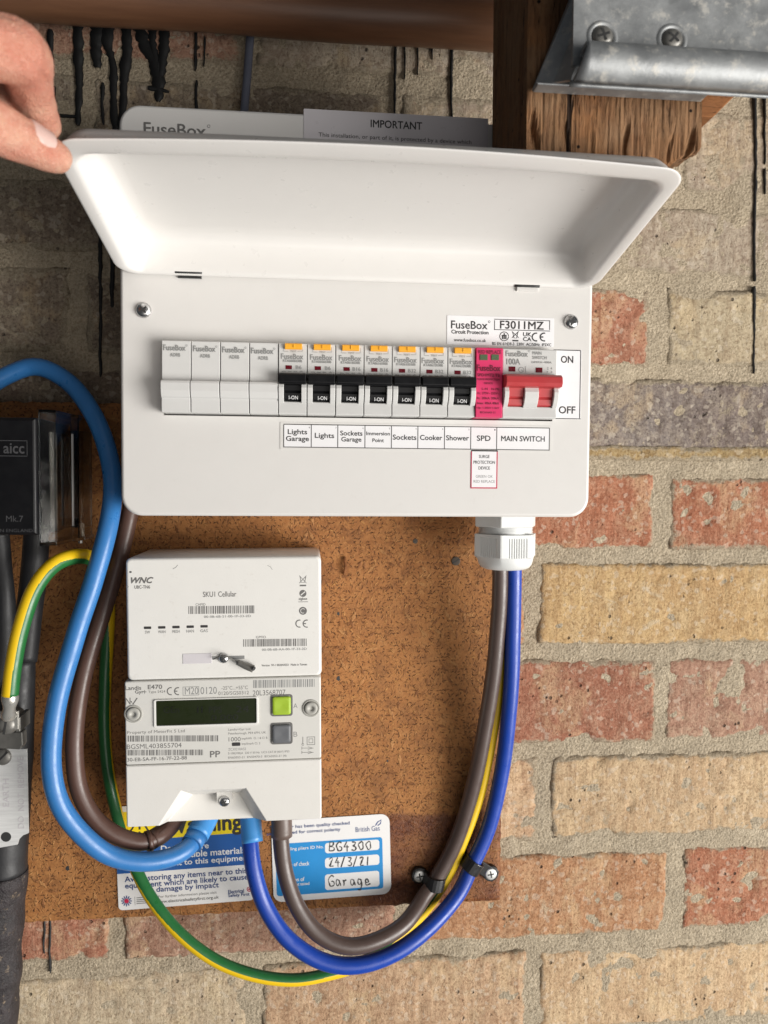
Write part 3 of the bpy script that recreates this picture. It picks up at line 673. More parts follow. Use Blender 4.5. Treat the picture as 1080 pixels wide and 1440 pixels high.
def breaker(i, rating, code, circuit):
    x0, x1 = mod_x(i)+.25, mod_x(i+1)-.25; xc = (x0+x1)/2
    mb = MB(); prof = [(8, 22.4), (-8.6, 22.4), (-9.2, 21.8), (-9.4, 3.2), (-8.6, 2.4), (-4.0, 1.6), (-3.0, -12.0), (-7.6, -13.8), (-9.6, -14.6), (-10.2, -21.9), (-9.8, -22.4), (8, -22.4)]
    mb.prism_x(prof, x0, x1)
    for s_ in (-1, 1):   # curved guards either side of the toggle
        gx0, gx1 = (x0, x0+3.3) if s_ < 0 else (x1-3.3, x1)
        g = [(-3, 0), (-10.6, -1.5), (-13.4, -3.2), (-14.4, -6), (-14.0, -9.5), (-12.4, -13), (-10.4, -15.2), (-3, -15.6)]
        mb.prism_x(g, gx0+.02, gx1-.02)
    b = tag(soften(mb.build('circuit_breaker', 'breaker_plastic', cu, world=True), .4), 'circuit breaker above the label '+circuit)
    mb = MB(); mb.prism_x([(-9.0, 22.1), (-10.6, 22.1), (-11.4, 21.4), (-11.4, 18.9), (-10.8, 18.3), (-9.0, 18.3)], xc-5.1+.2, xc+5.9); mb.prism_x([(-11.0, 21.9), (-11.9, 21.3), (-11.9, 19.2), (-11.0, 18.6)], xc+.4, xc+.9)
    soften(mb.build('test_button', 'orange_plastic', b, world=True), .3)
    # toggle: the wide bar, its stem and the printed barrel in the slot
    mb = MB(); mb.prism_x([(-9.2, 3.1), (-15.6, 2.7), (-16.8, 1.6), (-16.9, -2.9), (-15.9, -4.0), (-10.5, -4.3), (-9.2, -4.0)], x0+.35, x1-.35)
    mb.prism_x([(-6, -3.6), (-11.8, -4.0), (-11.2, -7.5), (-10.2, -8.2), (-11.0, -8.8), (-10.0, -13.0), (-7.8, -14.0), (-6, -14)], x0+3.5, x1-3.5)
    soften(mb.build('toggle', 'black_plastic', b, world=True), .45)
    mb = MB(); px = centers[i]; sl = .0307*(px-411.5); wpt = at(px-5.5, 516.5+sl, -9.5)
    mb.box(wpt.x-2.0, wpt.x+2.0, -9.55, -9.0, wpt.z-1.2, wpt.z+1.2); mb.build('indicator_window', 'window_red', b, world=True)
    p = Print(b, -9.5)
    p.text('TEST', px+1, 494+sl, 9, 2.6, 'ink_grey'); p.stroke([(px-12.5, 487+sl), (px-12.5, 494+sl), (px-6, 494+sl)], .5, 'ink_grey'); p.stroke([(px+7, 494+sl), (px+14, 494+sl), (px+14, 487+sl)], .5, 'ink_grey')
    p.text('FuseBox', px-.5, 501.3+sl, 31, 7.6, 'ink_grey', .012); p.text(code, px, 507.5+sl, 27, 3.6, 'ink_grey', .01); p.text(rating, px+8.5, 516.5+sl, 8 if len(rating) == 2 else 11, 5, 'ink_grey', .01)
    for k in range(4): p.text(('RTA', '30mA', '6kA', 'A')[k], px-12+8*k, 522.3+sl, 5, 2.0, 'ink_grey')
    p.build(); p = Print(b, -11.35); p.text('I-ON', px+1, 559+sl*.7, 12.5, 5.2, 'ink_white', .012); p.build('toggle_lettering')
names = {4: ('B6', 'RTA0606030B', 'Lights Garage'), 5: ('B6', 'RTA0606030B', 'Lights'), 6: ('B16', 'RTA0616030B', 'Sockets Garage'), 7: ('B16', 'RTA0616030B', 'Immersion Point'), 8: ('B32', 'RTA0632030B', 'Sockets'), 9: ('B32', 'RTA0632030B', 'Cooker'), 10: ('B32', 'RTA0632030B', 'Shower')}
for i, (a, b, c) in names.items(): breaker(i, a, b, c)
def surge():
    x0, x1 = mod_x(11)+.2, mod_x(12)-.25; mb = MB(); mb.prism_x([(8, 22.4), (-10.4, 22.4), (-11, 21.8), (-11.2, -21.9), (-10.6, -22.5), (8, -22.5)], x0, x1)
    b = tag(soften(mb.build('surge_protector', 'pink_plastic', cu, world=True), .4), 'pink-red surge protection module')
    for x in (680.3, 696.3):
        c = at(x, 502.5, -11.2); mb = MB(); mb.box(c.x-2.5, c.x+2.5, -11.5, -11, c.z-1.8, c.z+1.8, .1); mb.build('indicator_window', 'window_green', b, world=True)
    p = Print(b, -11.32); I = 'ink_dkred'
    p.text('RED REPLACE', 689, 495, 32, 5, I, .012); p.text('FuseBox', 687.5, 517.5, 33, 8.5, I, .02); p.text('SPD1MT2 T2', 687, 527.5, 31, 4.2, I, .02); p.text('SURGE PROTECTION', 687, 533.5, 31, 2.6, I, .01); p.text('DEVICE', 687, 539, 12, 2.6, I, .01)
    p.text('L-N   N-PE', 690, 547, 24, 3.2, I, .01)
    for k, s_ in enumerate(('Uc: 275V~ 255V~', 'In: 20kA 20kA', 'Imax: 40kA 40kA', 'Up: 1.35kV 1.5kV')): p.text(s_, 686.5, 553+7*k, 31, 3.4, I, .01)
    p.text('IEC61643-11', 686, 580, 21, 2.8, I, .008); p.build()
surge()
def main_switch():
    x0, x1 = mod_x(12)+.2, mod_x(14)-.1; xc = (x0+x1)/2
    mb = MB(); prof = [(8, 22.4), (-8.6, 22.4), (-9.2, 21.8), (-9.4, 4.6), (-8.6, 3.8), (-4.0, 2.6), (-3.0, -12.0), (-7.6, -14.4), (-9.6, -15.2), (-10.2, -21.9), (-9.8, -22.4), (8, -22.4)]
    mb.prism_x(prof, x0, x1)
    for a, b_ in ((x0, x0+3.0), (xc-4.6, xc+4.6), (x1-3.2, x1)):
        g = [(-3, 0), (-11, -1.0), (-14.2, -3.0), (-15.4, -6), (-15.0, -9.5), (-13.2, -13), (-10.6, -15.8), (-3, -16)]
        mb.prism_x(g, a+.02, b_-.02)
    b = tag(soften(mb.build('main_switch', 'breaker_plastic', cu, world=True), .4), 'two-pole main switch with wide red toggle')
    mb = MB(); mb.prism_x([(-9, 5.2), (-17, 4.8), (-19.5, 3.2), (-20.0, -.6), (-18.6, -2.9), (-14, -3.4), (-9, -3.0)], x0-.2, x1+1.0)
    for a, b_ in ((x0+3.2, xc-4.8), (xc+4.8, x1-3.4)):
        mb.prism_x([(-6, -2.6), (-13.2, -3), (-12.4, -8.8), (-10.8, -9.6), (-11.6, -10.2), (-10.6, -14.2), (-7.8, -15.2), (-6, -15.2)], a, b_)
    soften(mb.build('toggle', 'red_plastic', b, world=True), .5)
    for x, y in ((720, 519), (758, 520.5)):
        c = at(x, y, -9.4); mb = MB(); mb.box(c.x-2.2, c.x+2.2, -9.6, -9.0, c.z-1.6, c.z+1.6); mb.build('indicator_window', 'window_red', b, world=True)
    p = Print(b, -9.5); I = 'ink_grey'
    p.text('FuseBox', 727, 497.5, 31, 8, I, .012); p.arc(744.5, 494, 1.2, 0, 330, .5, I, 8); p.text('100A', 722, 508.5, 19, 8.5, I, .006)
    p.text('MAIN', 755.5, 496.5, 12.5, 4.4, I, .008); p.text('SWITCH', 759, 503, 20, 4.4, I, .008); p.text('DMAS1-400A', 762, 509.5, 28, 2.8, I, .004)
    p.arc(733, 520, 3.6, 0, 350, .7, I, 16); p.stroke([(733, 520), (736, 522.5)], .6, I); p.stroke([(739, 515), (739, 524)], .6, I); p.text('2  4', 773, 518, 7, 3.5, I); p.text('1  3', 773, 523, 7, 3, I)
    p.build()
main_switch()

# ---- labels stuck to the front
def label_plate(name, x0, y0, x1, y1, mat, Y=-.05, thick=.25, parent=cu, r=.6, lab=None):
    a = loc_of(parent, at(x0, (y0+y1)/2, Y)); b = loc_of(parent, at(x1, (y0+y1)/2, Y)); t = loc_of(parent, at((x0+x1)/2, y0, Y)); u = loc_of(parent, at((x0+x1)/2, y1, Y))
    mb = MB(); mb.prism_y(rrect(a.x, b.x, u.z, t.z, r, 4), t.y-thick, t.y); o = mb.build(name, mat, parent)
    if lab: o['label'] = lab
    return o
strip = label_plate('circuit_label', 394, 596.5, 776, 634, 'cover_paint', lab='strip naming each circuit under the breakers')
p = Print(strip, -.35)
xs = [399, 437.7, 475, 513.2, 550.4, 587.6, 625, 662, 698.5, 772.5]
def ys(x): return 596.5+.0125*(x-399)
for a, b in zip(xs, xs[1:]):
    y = ys((a+b)/2); p.rect(a+.6, y+1, b-.6, y+32, 'label_white')
    for x in (a, b): pass
for x in xs: p.rect(x-.55, ys(x)+.6, x+.55, ys(x)+32.6, 'ink', .04)
p.rect(399, 598.7, 772.5, 599.8, 'ink', .06); p.rect(399, 630.2, 772.5, 631.3, 'ink', .06)
def ctxt(k, rows, hh=6.6):
    a, b = xs[k], xs[k+1]; c = (a+b)/2; y = ys(c)+16.3
    for j, (s_, w_) in enumerate(rows): p.text(s_, c, y+(j-(len(rows)-1)/2)*9.6, w_, hh if not any(ch in s_ for ch in 'gp') else hh*1.25, 'ink', .022, lift=.05)
ctxt(0, [('Lights', 27), ('Garage', 32)], 7.2); ctxt(1, [('Lights', 27)], 7.2); ctxt(2, [('Sockets', 31), ('Garage', 28)], 6.6); ctxt(3, [('Immersion', 33), ('Point', 16)], 5); ctxt(4, [('Sockets', 33)], 7); ctxt(5, [('Cooker', 31)], 7); ctxt(6, [('Shower', 32)], 7); ctxt(7, [('SPD', 19)], 7.4); ctxt(8, [('MAIN SWITCH', 61)], 7.4)
for k in range(8): p.text(str(8-k), xs[k+1]-2.6, ys(xs[k+1])+4.2, 1.4, 2.2, 'ink', lift=.05)
p.build()
rl = label_plate('rating_label', 628.5, 445.5, 779, 486, 'label_white', lab='white rating label above the main switch'); p = Print(rl, -.38)
p.text('FuseBox', 660, 457, 51, 11, 'ink', .016); p.arc(688, 452.5, 1.4, 0, 340, .6, 'ink', 10); p.text('Circuit Protection', 661, 467, 52, 5.2, 'ink', .03); p.text('www.fusebox.co.uk', 661, 478.3, 45, 4.6, 'ink', .01)
p.frame(695, 449.5, 773.5, 465, 1.0, 'ink'); p.text('F3011MZ', 734, 457.3, 61, 11, 'ink', .022)
p.arc(709, 473, 6.2, 0, 355, 1.0, 'ink', 22); p.rect(705.8, 471, 707.6, 477); p.rect(708.2, 468.5, 710, 477); p.rect(710.6, 471, 712.4, 477); p.rect(705.5, 471, 712.6, 472.6, lift=.03)
p.stroke([(721, 467), (723, 475.5), (726.5, 475.5), (728.5, 467)], .9); p.stroke([(720, 475), (729.5, 466)], .8); p.stroke([(720, 466), (729.5, 475)], .8); p.rect(720.5, 478, 729, 480)
p.text('UK', 741.5, 470.3, 11.5, 5.4, 'ink', .03); p.text('CA', 741.5, 477, 11.5, 5.4, 'ink', .03); p.ce(757, 474, 11, 1.7, 'ink'); p.text('BS EN 61439-3  230V  AC/50Hz  IP2XC', 734, 484, 83, 4, 'ink', .014); p.build()
ol = label_plate('switch_label', 779.5, 492, 817, 589.5, 'label_white', r=.2, lab='tall ON OFF label beside the main switch'); p = Print(ol, -.38)
p.frame(779.5, 492, 816.5, 589.3, 1.1); p.text('ON', 797.5, 505.5, 17, 9.6, 'ink', .022); p.text('OFF', 797.5, 576.5, 23, 10, 'ink', .022); p.build()
sl_ = label_plate('surge_label', 662, 633, 699.5, 687, 'ink_red', r=.2, lab='small white label with pink-red border under SPD'); p = Print(sl_, -.36)
p.rect(663.5, 634.8, 698, 685.3, 'label_white'); 
for j, (s_, w_) in enumerate((('SURGE', 15), ('PROTECTION', 30), ('DEVICE', 16))): p.text(s_, 681, 642+8.1*j, w_, 4.4, 'ink', .006, lift=.05)
p.text('GREEN OK', 681, 670, 24, 3.8, 'ink_grey', lift=.05); p.text('RED REPLACE', 681, 677, 30, 3.8, 'ink_grey', lift=.05); p.build()
wl = label_plate('warning_label', 427, 160, 686, 222, 'label_silver', Y=-.05, lab='grey label headed IMPORTANT behind the lid'); p = Print(wl, -.38)
p.text('IMPORTANT', 557.5, 175.5, 72, 10.5, 'ink', .022); p.text('This installation, or part of it, is protected by a device which', 556.5, 195.5, 215, 7.6, 'ink', .004); p.build()
p = Print(cu, -.12); p.text('FuseBox', 246, 182.5, 87, 17, 'ink_soft', .016); p.arc(293.5, 177.5, 2, 0, 340, .7, 'ink_soft', 10); p.build('logo')

# ---- cable gland under the box
def gland():
    G = Vector((108.0, 47.0, 0)); mb = MB()
    hexa = lambda r, z, a0=8: [(G.x+r*math.cos(math.radians(a0+60*k)), G.y+r*math.sin(math.radians(a0+60*k)), z) for k in range(6)]
    circ = lambda r, z, n=48: [(G.x+r*math.cos(2*math.pi*k/n), G.y+r*math.sin(2*math.pi*k/n), z) for k in range(n)]
    mb.ring_loft([hexa(23.4, ZB+.3), hexa(23.4, ZB-8.2), hexa(22.6, ZB-9.2)]); base = soften(mb.build('cable_gland', 'gland_plastic', cu, world=True), .6)
    mb = MB(); rings = []; z = ZB-9
    for k in range(12): rings += [circ(18.4 if k % 2 else 19.8, z-k*.55)]
    mb.smooth = True; mb.ring_loft(rings); mb.build('thread', 'gland_plastic', base, world=True)
    mb = MB(); mb.smooth = False; n = 144; zt = ZB-14.2
    def nut(rscale, z, rib=0.0, rnd_=0.0):
        out = []
        for k in range(n):
            a = 2*math.pi*k/n; ah = (math.degrees(a)-8) % 60-30; rh = 20.6/math.cos(math.radians(ah)); rh = min(rh, 23.6)
            fl = rib*(.55 if k % 2 else 0)*(1 if abs(ah) < 20 else 0); rr = (rh-fl)*(1-rnd_)+20.6*rnd_; out.append((G.x+rr*rscale*math.cos(a), G.y+rr*rscale*math.sin(a), z))
        return out
    mb.ring_loft([nut(1.0, zt), nut(1.0, zt-2.2), nut(1.0, zt-2.6, 1), nut(1.0, zt-16, 1), nut(.99, zt-16.6, 0, .3)], True, False)
    for i in range(len(mb.sm)): mb.sm[i] = False
    mb.smooth = True; mb.ring_loft([nut(.99, zt-16.6, 0, .3), nut(.97, zt-19, 0, .8), nut(.93, zt-22, 0, 1), nut(.84, zt-24.4, 0, 1), nut(.70, zt-25.6, 0, 1), nut(.6, zt-25.6, 0, 1)], False, True)
    mb.build('clamping_nut', 'gland_plastic', base, world=True)
gland()
# ================================================================ electricity meter with its communications hub
MF = 19.0
meter = thing('electricity_meter', 'white smart electricity meter with black display on the chipboard', 'meter', (-91.0, BF-.5, -297.5), roty=-.55)
def mx(px, py, Y=MF): q = loc_of(meter, at(px, py, Y)); return q.x, q.z
def rrect_box(name, mat, x0, x1, z0, z1, yf, yb, r, edge, parent=meter, n=5):
    mb = MB(); mb.smooth = True; e = edge
    rings = [[(x, yf+dy, z) for x, z in rrect(x0+i_, x1-i_, z0+i_, z1-i_, max(.3, r-i_*.5), n)] for i_, dy in ((e, 0), (e*.55, e*.12), (e*.2, e*.45), (0, e), (0, yb-yf))]
    mb.ring_loft(rings)
    o = mb.build(name, mat, parent); 
    for pl in o.data.polygons:
        if len(pl.vertices) > 4: pl.use_smooth = False
    return o
Ym = loc_of(meter, (0, MF, 0)).y; Yback = -.6   # local front and back planes
hx0, hz1 = mx(176.5, 785); hx1, _ = mx(451.5, 785); _, hz0 = mx(313, 953.5)
hub = rrect_box('communications_hub', 'hub_plastic', hx0, hx1, hz0, hz1, Ym-.6, Yback-.2, 3.4, 1.8)
bx0, _ = mx(175.5, 1010); bx1, _ = mx(451.5, 1010); _, bz0 = mx(313, 1072)
body = rrect_box('meter_body', 'panel_film', bx0, bx1, bz0+.25, hz0-.7, Ym+.3, Yback-.25, 1.2, 1.0)
def terminal_cover():
    mb = MB(); _, z0 = mx(200, 1163); z1 = bz0-.1
    out = [(bx0, z0+1), (bx0+1, z0)]; A = [mx(224, 1163), mx(255.5, 1113), mx(345, 1111.5), mx(374, 1158)]
    A = [(A[0][0], z0), A[1], (A[2][0], A[1][1]), (A[3][0], z0)]
    poly = out+A+[(bx1-1, z0), (bx1, z0+1), (bx1, z1), (bx0, z1)]
    pin = inset(poly, .9)
    mb.ring_loft([[(x, Ym+.1, z) for x, z in pin], [(x, Ym+.4, z) for x, z in inset(poly, .35)], [(x, Ym+1.0, z) for x, z in poly], [(x, Ym+1.2+24, z) for x, z in poly]])
    # tapering recess: sides lean in towards the back plate
    B = [mx(233, 1158, 45), mx(272, 1115, 45), mx(337, 1114, 45), mx(357, 1150, 45)]; zb = mx(300, 1150, 45)[1]
    B = [(B[0][0]+2, zb), B[1], (B[2][0], B[1][1]), (B[3][0], zb)]
    a = mb.verts([(x, Ym+1.1, z) for x, z in A]); Yr = Ym+23; b = mb.verts([(x, Yr, z) for x, z in B])
    for i in range(3): mb.face((a[i], a[i+1], b[i+1], b[i]))
    c = mb.verts([(x, Yr, z) for x, z in B]); mb.face(c); d = mb.verts([(B[0][0], Yback-6, B[0][1]), (B[3][0], Yback-6, B[3][1])]); mb.face((c[0], c[3], d[1], d[0]))
    # the legs continue back to the board
    mb.box(bx0, A[0][0], Ym+25.4, Yback-.2, z0, z0+22); mb.box(A[3][0], bx1, Ym+25.4, Yback-.2, z0, z0+22); mb.box(bx0, bx1, Ym+25.4, Yback-.2, z0+22.1, z1)
    o = mb.build('terminal_cover', 'meter_plastic', meter); return o
tcov = terminal_cover()
def boss():
    q = loc_of(meter, at(315.5, 1126, 36)); mb = MB(); mb.smooth = True
    mb.ring_loft([[(q.x+x, q.y, q.z+z) for x, z in [(5.2*math.cos(math.radians(a)), 5.2*math.sin(math.radians(a))) for a in range(180, 361, 15)]+[(5.2, 8), (-5.2, 8)]],
                  [(q.x+x, q.y+12, q.z+z) for x, z in [(5.6*math.cos(math.radians(a)), 5.6*math.sin(math.radians(a))) for a in range(180, 361, 15)]+[(5.6, 8), (-5.6, 8)]]])
    for i in range(len(mb.sm)): mb.sm[i] = False
    mb.build('screw_boss', 'meter_plastic', tcov)
boss(); screw_head(meter, at(315.5, 1126.5, 36), 3.9, 'steel_screw', 'terminal_screw', .5, 'cross', 30)
# display
def display():
    a = mx(216, 985.5); b = mx(363.5, 1018); mb = MB(); mb.smooth = False
    x0, x1, z1, z0 = a[0], b[0], mx(290, 981.5)[1], mx(290, 1021.5)[1]
    ro = rrect(x0, x1, z0, z1, 1.6, 4); ri = rrect(x0+1.5, x1-1.3, z0+1.6, z1-1.0, .8, 4)
    mb.ring_loft([[(x, Ym+.2, z) for x, z in ro], [(x, Ym-.7, z) for x, z in inset(ro, .25)], [(x, Ym-.7, z) for x, z in inset(ri, -.2)], [(x, Ym+.1, z) for x, z in ri]], False, False)
    fr = mb.build('display_bezel', 'hub_plastic', meter)
    mb = MB(); mb.prism_y(ri, Ym+.05, Ym+.28); mb.build('display_glass', 'lens_black', fr)
    p = Print(fr, MF-.04)
    for (s_, x, y, w_, h_) in (('GEn', 241, 998, 22, 9), ('II', 281, 998, 8, 9), ('PPS', 303, 998, 18, 9), ('24', 341, 997, 18, 9), ('0.000', 316, 1009, 38, 8)): p.text(s_, x, y, w_, h_, 'lcd_segment')
    p.build('display_digits')
display()
for nm, mat, (cx, cy), lab in (('button', 'button_green', (396, 992), 'lime green push button'), ('button', 'button_grey', (396, 1031.5), 'dark grey push button')):
    c = mx(cx, cy); h = 6.5; mb = MB()
    mb.ring_loft([[(c[0]+x, Ym+.35, c[1]+z) for x, z in rrect(-h-1, h+1, -h-1, h+1, 1.8, 4)], [(c[0]+x, Ym-.1, c[1]+z) for x, z in rrect(-h-.8, h+.8, -h-.8, h+.8, 1.7, 4)], [(c[0]+x, Ym-.1, c[1]+z) for x, z in rrect(-h, h, -h, h, 1.5, 4)], [(c[0]+x, Ym+.3, c[1]+z) for x, z in rrect(-h, h, -h, h, 1.5, 4)]], False, False)
    fr = mb.build('button_surround', 'ink_soft', meter)
    mb = MB(); mb.smooth = True
    mb.ring_loft([[(c[0]+x, Ym+.3, c[1]+z) for x, z in rrect(-h+.3, h-.3, -h+.3, h-.3, 1.3, 4)], [(c[0]+x, Ym-1.0, c[1]+z) for x, z in rrect(-h+.4, h-.4, -h+.4, h-.4, 1.3, 4)], [(c[0]+x, Ym-1.4, c[1]+z) for x, z in rrect(-h+1.0, h-1.0, -h+1.0, h-1.0, 1.2, 4)], [(c[0]+x, Ym-1.4, c[1]+z) for x, z in rrect(-h+2.2, h-2.2, -h+2.2, h-2.2, 2.6, 4)], [(c[0]+x, Ym-1.0, c[1]+z) for x, z in rrect(-1.2, 1.2, -1.2, 1.2, 1.1, 4)]])
    b = mb.build(nm, mat, meter); b['label'] = lab
# corner seal screws in their round recesses
for (x, y, fx) in ((187.5, 1004, -1), (437.5, 996, 1)):
    c = loc_of(meter, at(x, y, MF)); mb = MB(); mb.smooth = True
    prof = [(6.1, Ym+.25), (5.9, Ym-.25), (5.2, Ym-.2), (4.6, Ym+.2)]
    mb.ring_loft([[(c.x+r*math.cos(2*math.pi*k/28), yy, c.z+r*math.sin(2*math.pi*k/28)) for k in range(28)] for r, yy in prof], False, False)
    mb.build('screw_recess', 'seal_plastic', meter)
    mb = MB(); mb.smooth = True; mb.ring_loft([[(c.x+r*math.cos(2*math.pi*k/24), yy, c.z+r*math.sin(2*math.pi*k/24)) for k in range(24)] for r, yy in ((4.6, Ym+.2), (4.4, Ym-.9), (3.9, Ym-1.3), (1.9, Ym-1.4), (1.6, Ym-.6))]); mb.build('seal_screw', 'seal_plastic', meter)
# hub seal: screw, wire and crimped ferrule in a slot
def seal():
    mb = MB(); a = loc_of(meter, at(257, 927, MF-.6)); b = loc_of(meter, at(298, 925, MF-.6)); z = (a.z+b.z)/2
    mb.box(a.x, b.x, a.y-.25, a.y+.6, z-3.4, z+3.4, .15); mb.build('seal_recess', 'label_silver', meter)
    mb = MB(); mb.box(b.x, loc_of(meter, at(344, 925, MF)).x, a.y-.2, a.y+.5, z-1.0, z+1.2, .1); mb.build('seal_slot', 'ink_grey', meter)
    screw_head(meter, at(314.5, 925.5, MF-.8), 3.5, 'steel_screw', 'seal_screw', .55, 'cross', 45)
    w1 = [at(300, 927, MF-3), at(314, 922, MF-5.2), at(330, 929, MF-4), at(338, 934, MF-3.6)]; mb = MB(); tube(mb, [loc_of(meter, q) for q in w1], .45, 8, 1.5); mb.build('seal_wire', 'dull_steel', meter)
    mb = MB(); tube(mb, [loc_of(meter, q) for q in (at(333, 931, MF-3.6), at(345, 936.5, MF-4), at(356.5, 940.5, MF-4.2))], lambda t: 1.7+.9*t, 12, 1.5); f = mb.build('seal_ferrule', 'dull_steel', meter)
    mb = MB(); q = loc_of(meter, at(355.8, 939.6, MF-6.2)); mb.cyl((q.x, q.y, q.z), (.6, -.5, -.3), 1.5, 1.5, 1.0, 12); mb.build('ferrule_mouth', 'slot_dark', f)
seal()
# print on the hub
p = Print(hub, MF-.66); S = 'ink_soft'; G_ = 'ink_grey'
p.text('WNC', 200, 816, 31, 8, S, .05, .35); p.text('UBC-TN6', 200, 825.5, 22, 4.6, S, .012); p.text('SKU1 Cellular', 309, 835.5, 47, 7.5, S, .004)
p.text('CHFID', 282, 850, 14, 3.4, S); p.bars(265, 852.5, 359, 863.5, 44, S, 3, -.012); p.text('00-0B-6B-51-00-1F-33-2D', 320, 866.8, 66, 3.2, G_, .004)
for k, (s_, x) in enumerate((('SW', 207.5), ('WAN', 227.5), ('MESH', 247.5), ('HAN', 267.5), ('GAS', 287))): p.rrect(x-5.2, 881-k*.5, x+5.2, 884.6-k*.5, 1, 'ink'); p.text(s_, x, 889-k*.5, 7 if k == 0 else 10.5, 4, G_, .004)
p.text('GPFID', 367, 896, 14, 3.4, S); p.bars(342, 899, 432.5, 909.5, 42, S, 5, -.012); p.text('00-0B-6B-AA-00-1F-33-2D', 400, 913, 63, 3.2, G_, .004); p.text('Version  97-1 0020N42S1  Made in Taiwan', 400, 935, 64, 3, S, .006)
p.build(); p = Print(hub, MF-.66)
p.stroke([(422, 811), (423.5, 819), (428.5, 819), (430, 811)], .9, S); p.stroke([(421, 820), (431, 809.5)], .7, S); p.stroke([(421, 809.5), (431, 820)], .7, S); p.rect(421.5, 822.3, 430.5, 824.4, S)
p.disc(426, 834.5, 5, S); p.stroke([(423, 837), (429, 832)], 1.4, 'hub_plastic'); p.text('zigbee', 426, 842.5, 12, 4.4, S, .02); p.rect(419.5, 846, 433, 846.7, S)
p.disc(426, 859, 5.6, S); p.arc(426, 859, 3.2, 40, 300, .8, 'hub_plastic'); p.ce(424, 877, 10, 1.4, S); p.build('certification_marks')
# print on the meter face
p = Print(body, MF+.26); S = 'ink_soft'
p.text('Landis', 187.5, 967.5, 22, 5.4, S, .022); p.text('Gyr', 196, 973.7, 12, 6, S, .022); p.stroke([(203.5, 970.5), (203.5, 975.5)], .8, S); p.stroke([(201, 973), (206, 973)], .8, S)
p.text('E470', 218, 966, 20, 6, S, .02); p.text('Type 5424', 220.5, 973.2, 24, 4.6, S, .003); p.ce(243, 972, 10, 1.5, S); p.text('M20', 269.5, 971.5, 19, 10, 'ink_grey', 0); p.frame(257, 965.5, 280, 978, .7, 'ink_grey'); p.text('0120', 293.5, 971, 23, 10, 'ink_grey', -.004)
p.text('-25°C...+55°C', 330, 967, 37, 5.2, 'ink_soft', 0); p.text('0120/SGS0312', 328.5, 974.5, 43, 5, 'ink_soft', 0)
p.bars(356, 956.5, 443, 967.5, 38, 'ink_grey', 8, -.02); p.text('20L3568707', 378.5, 974, 46, 7.4, 'ink_soft', 0)
p.text('N', 180, 986, 7, 9.5, S, .006); p.stroke([(184.5, 986), (187, 990.5), (193, 981.5)], 1.5, S)
p.text('A', 415.5, 992.5, 6, 6.5, 'ink_grey', -.004); p.text('B', 415.5, 1032.5, 5.5, 7, 'ink_grey', -.004)
p.text('Property of MeterFit 5 Ltd', 219.5, 1029.5, 81, 5.6, 'ink_soft', 0); p.bars(179.5, 1034.5, 308, 1043, 58, 'ink_soft', 11, -.004); p.text('BGSML403855704', 217, 1049, 77, 6.6, 'ink_soft', 0)
p.bars(179.5, 1054.5, 287, 1062.5, 50, 'ink_soft', 12, -.004); p.text('30-EB-5A-FF-16-7F-22-88', 221, 1067, 84, 5, 'ink_soft', .004); p.text('PP', 302.5, 1060.5, 14, 8.6, 'ink_soft', .02)
for k, (s_, w_) in enumerate((('Landis+Gyr Ltd.', 32), ('Peterborough, PE4 6FN, UK', 53))): p.text(s_, 321+w_/2, 1026+5.2*k, w_, 4, S, 0)
p.text('1000', 330, 1039.5, 17, 6, 'ink_soft', -.005); p.text('imp/kWh  Cl. 1 & Cl. B', 358, 1038.5, 36, 4, S, 0); p.rrect(326, 1044, 338, 1049, 1.5, 'ink'); p.text('imp/kvarh Cl. 2', 353, 1046, 26, 4, S, 0)
p.text('ZCXI210AS2', 333.5, 1053.5, 25, 3.6, 'ink_grey', 0); p.text('5-100(100)A  230 V 50 Hz  UC3 CAT.III (6kV) IP53', 364, 1058.5, 86, 3.8, S, -.002); p.text('EN62053-21  EN50470-3  IEC62052-31 (4)', 362, 1064.5, 82, 3.8, S, -.002)
p.stroke([(426, 1036), (426, 1046)], .6, S); p.arc(426, 1047, 1.4, 0, 330, .5, S, 8); p.frame(431.5, 1036, 443, 1047.5, .7, S); p.frame(434.2, 1038.7, 440.3, 1044.8, .6, S)
for y in (1052, 1058): p.stroke([(424.5, y), (441, y)], .6, S); p.stroke([(433, y-2), (440, y), (433, y+2)], .6, S); p.stroke([(424.5, y-2), (424.5, y+2)], .6, S)
p.build()
# little knocks on the hub's top edge
for k, (w_, pts) in enumerate(((.8, [(243, 800), (247, 798), (250, 794.5)]), (.6, [(376, 795), (380, 797), (383, 801)]), (1, [(177.5, 825), (179, 826), (181, 825)]), (2.4, [(182, 804), (183.5, 804.6), (185, 804)]))):
    p = Print(hub, MF-.65); p.stroke(pts, w_, 'ink_grey' if k < 3 else 'ink'); p.build('scuff')

# ================================================================ stickers on the board
def sticker(name, label, corners, mat, roty, r=4):
    c = at(*corners[0], BF-.4); o = thing(name, label, 'sticker', (c.x, BF-.45, c.z), roty); return o
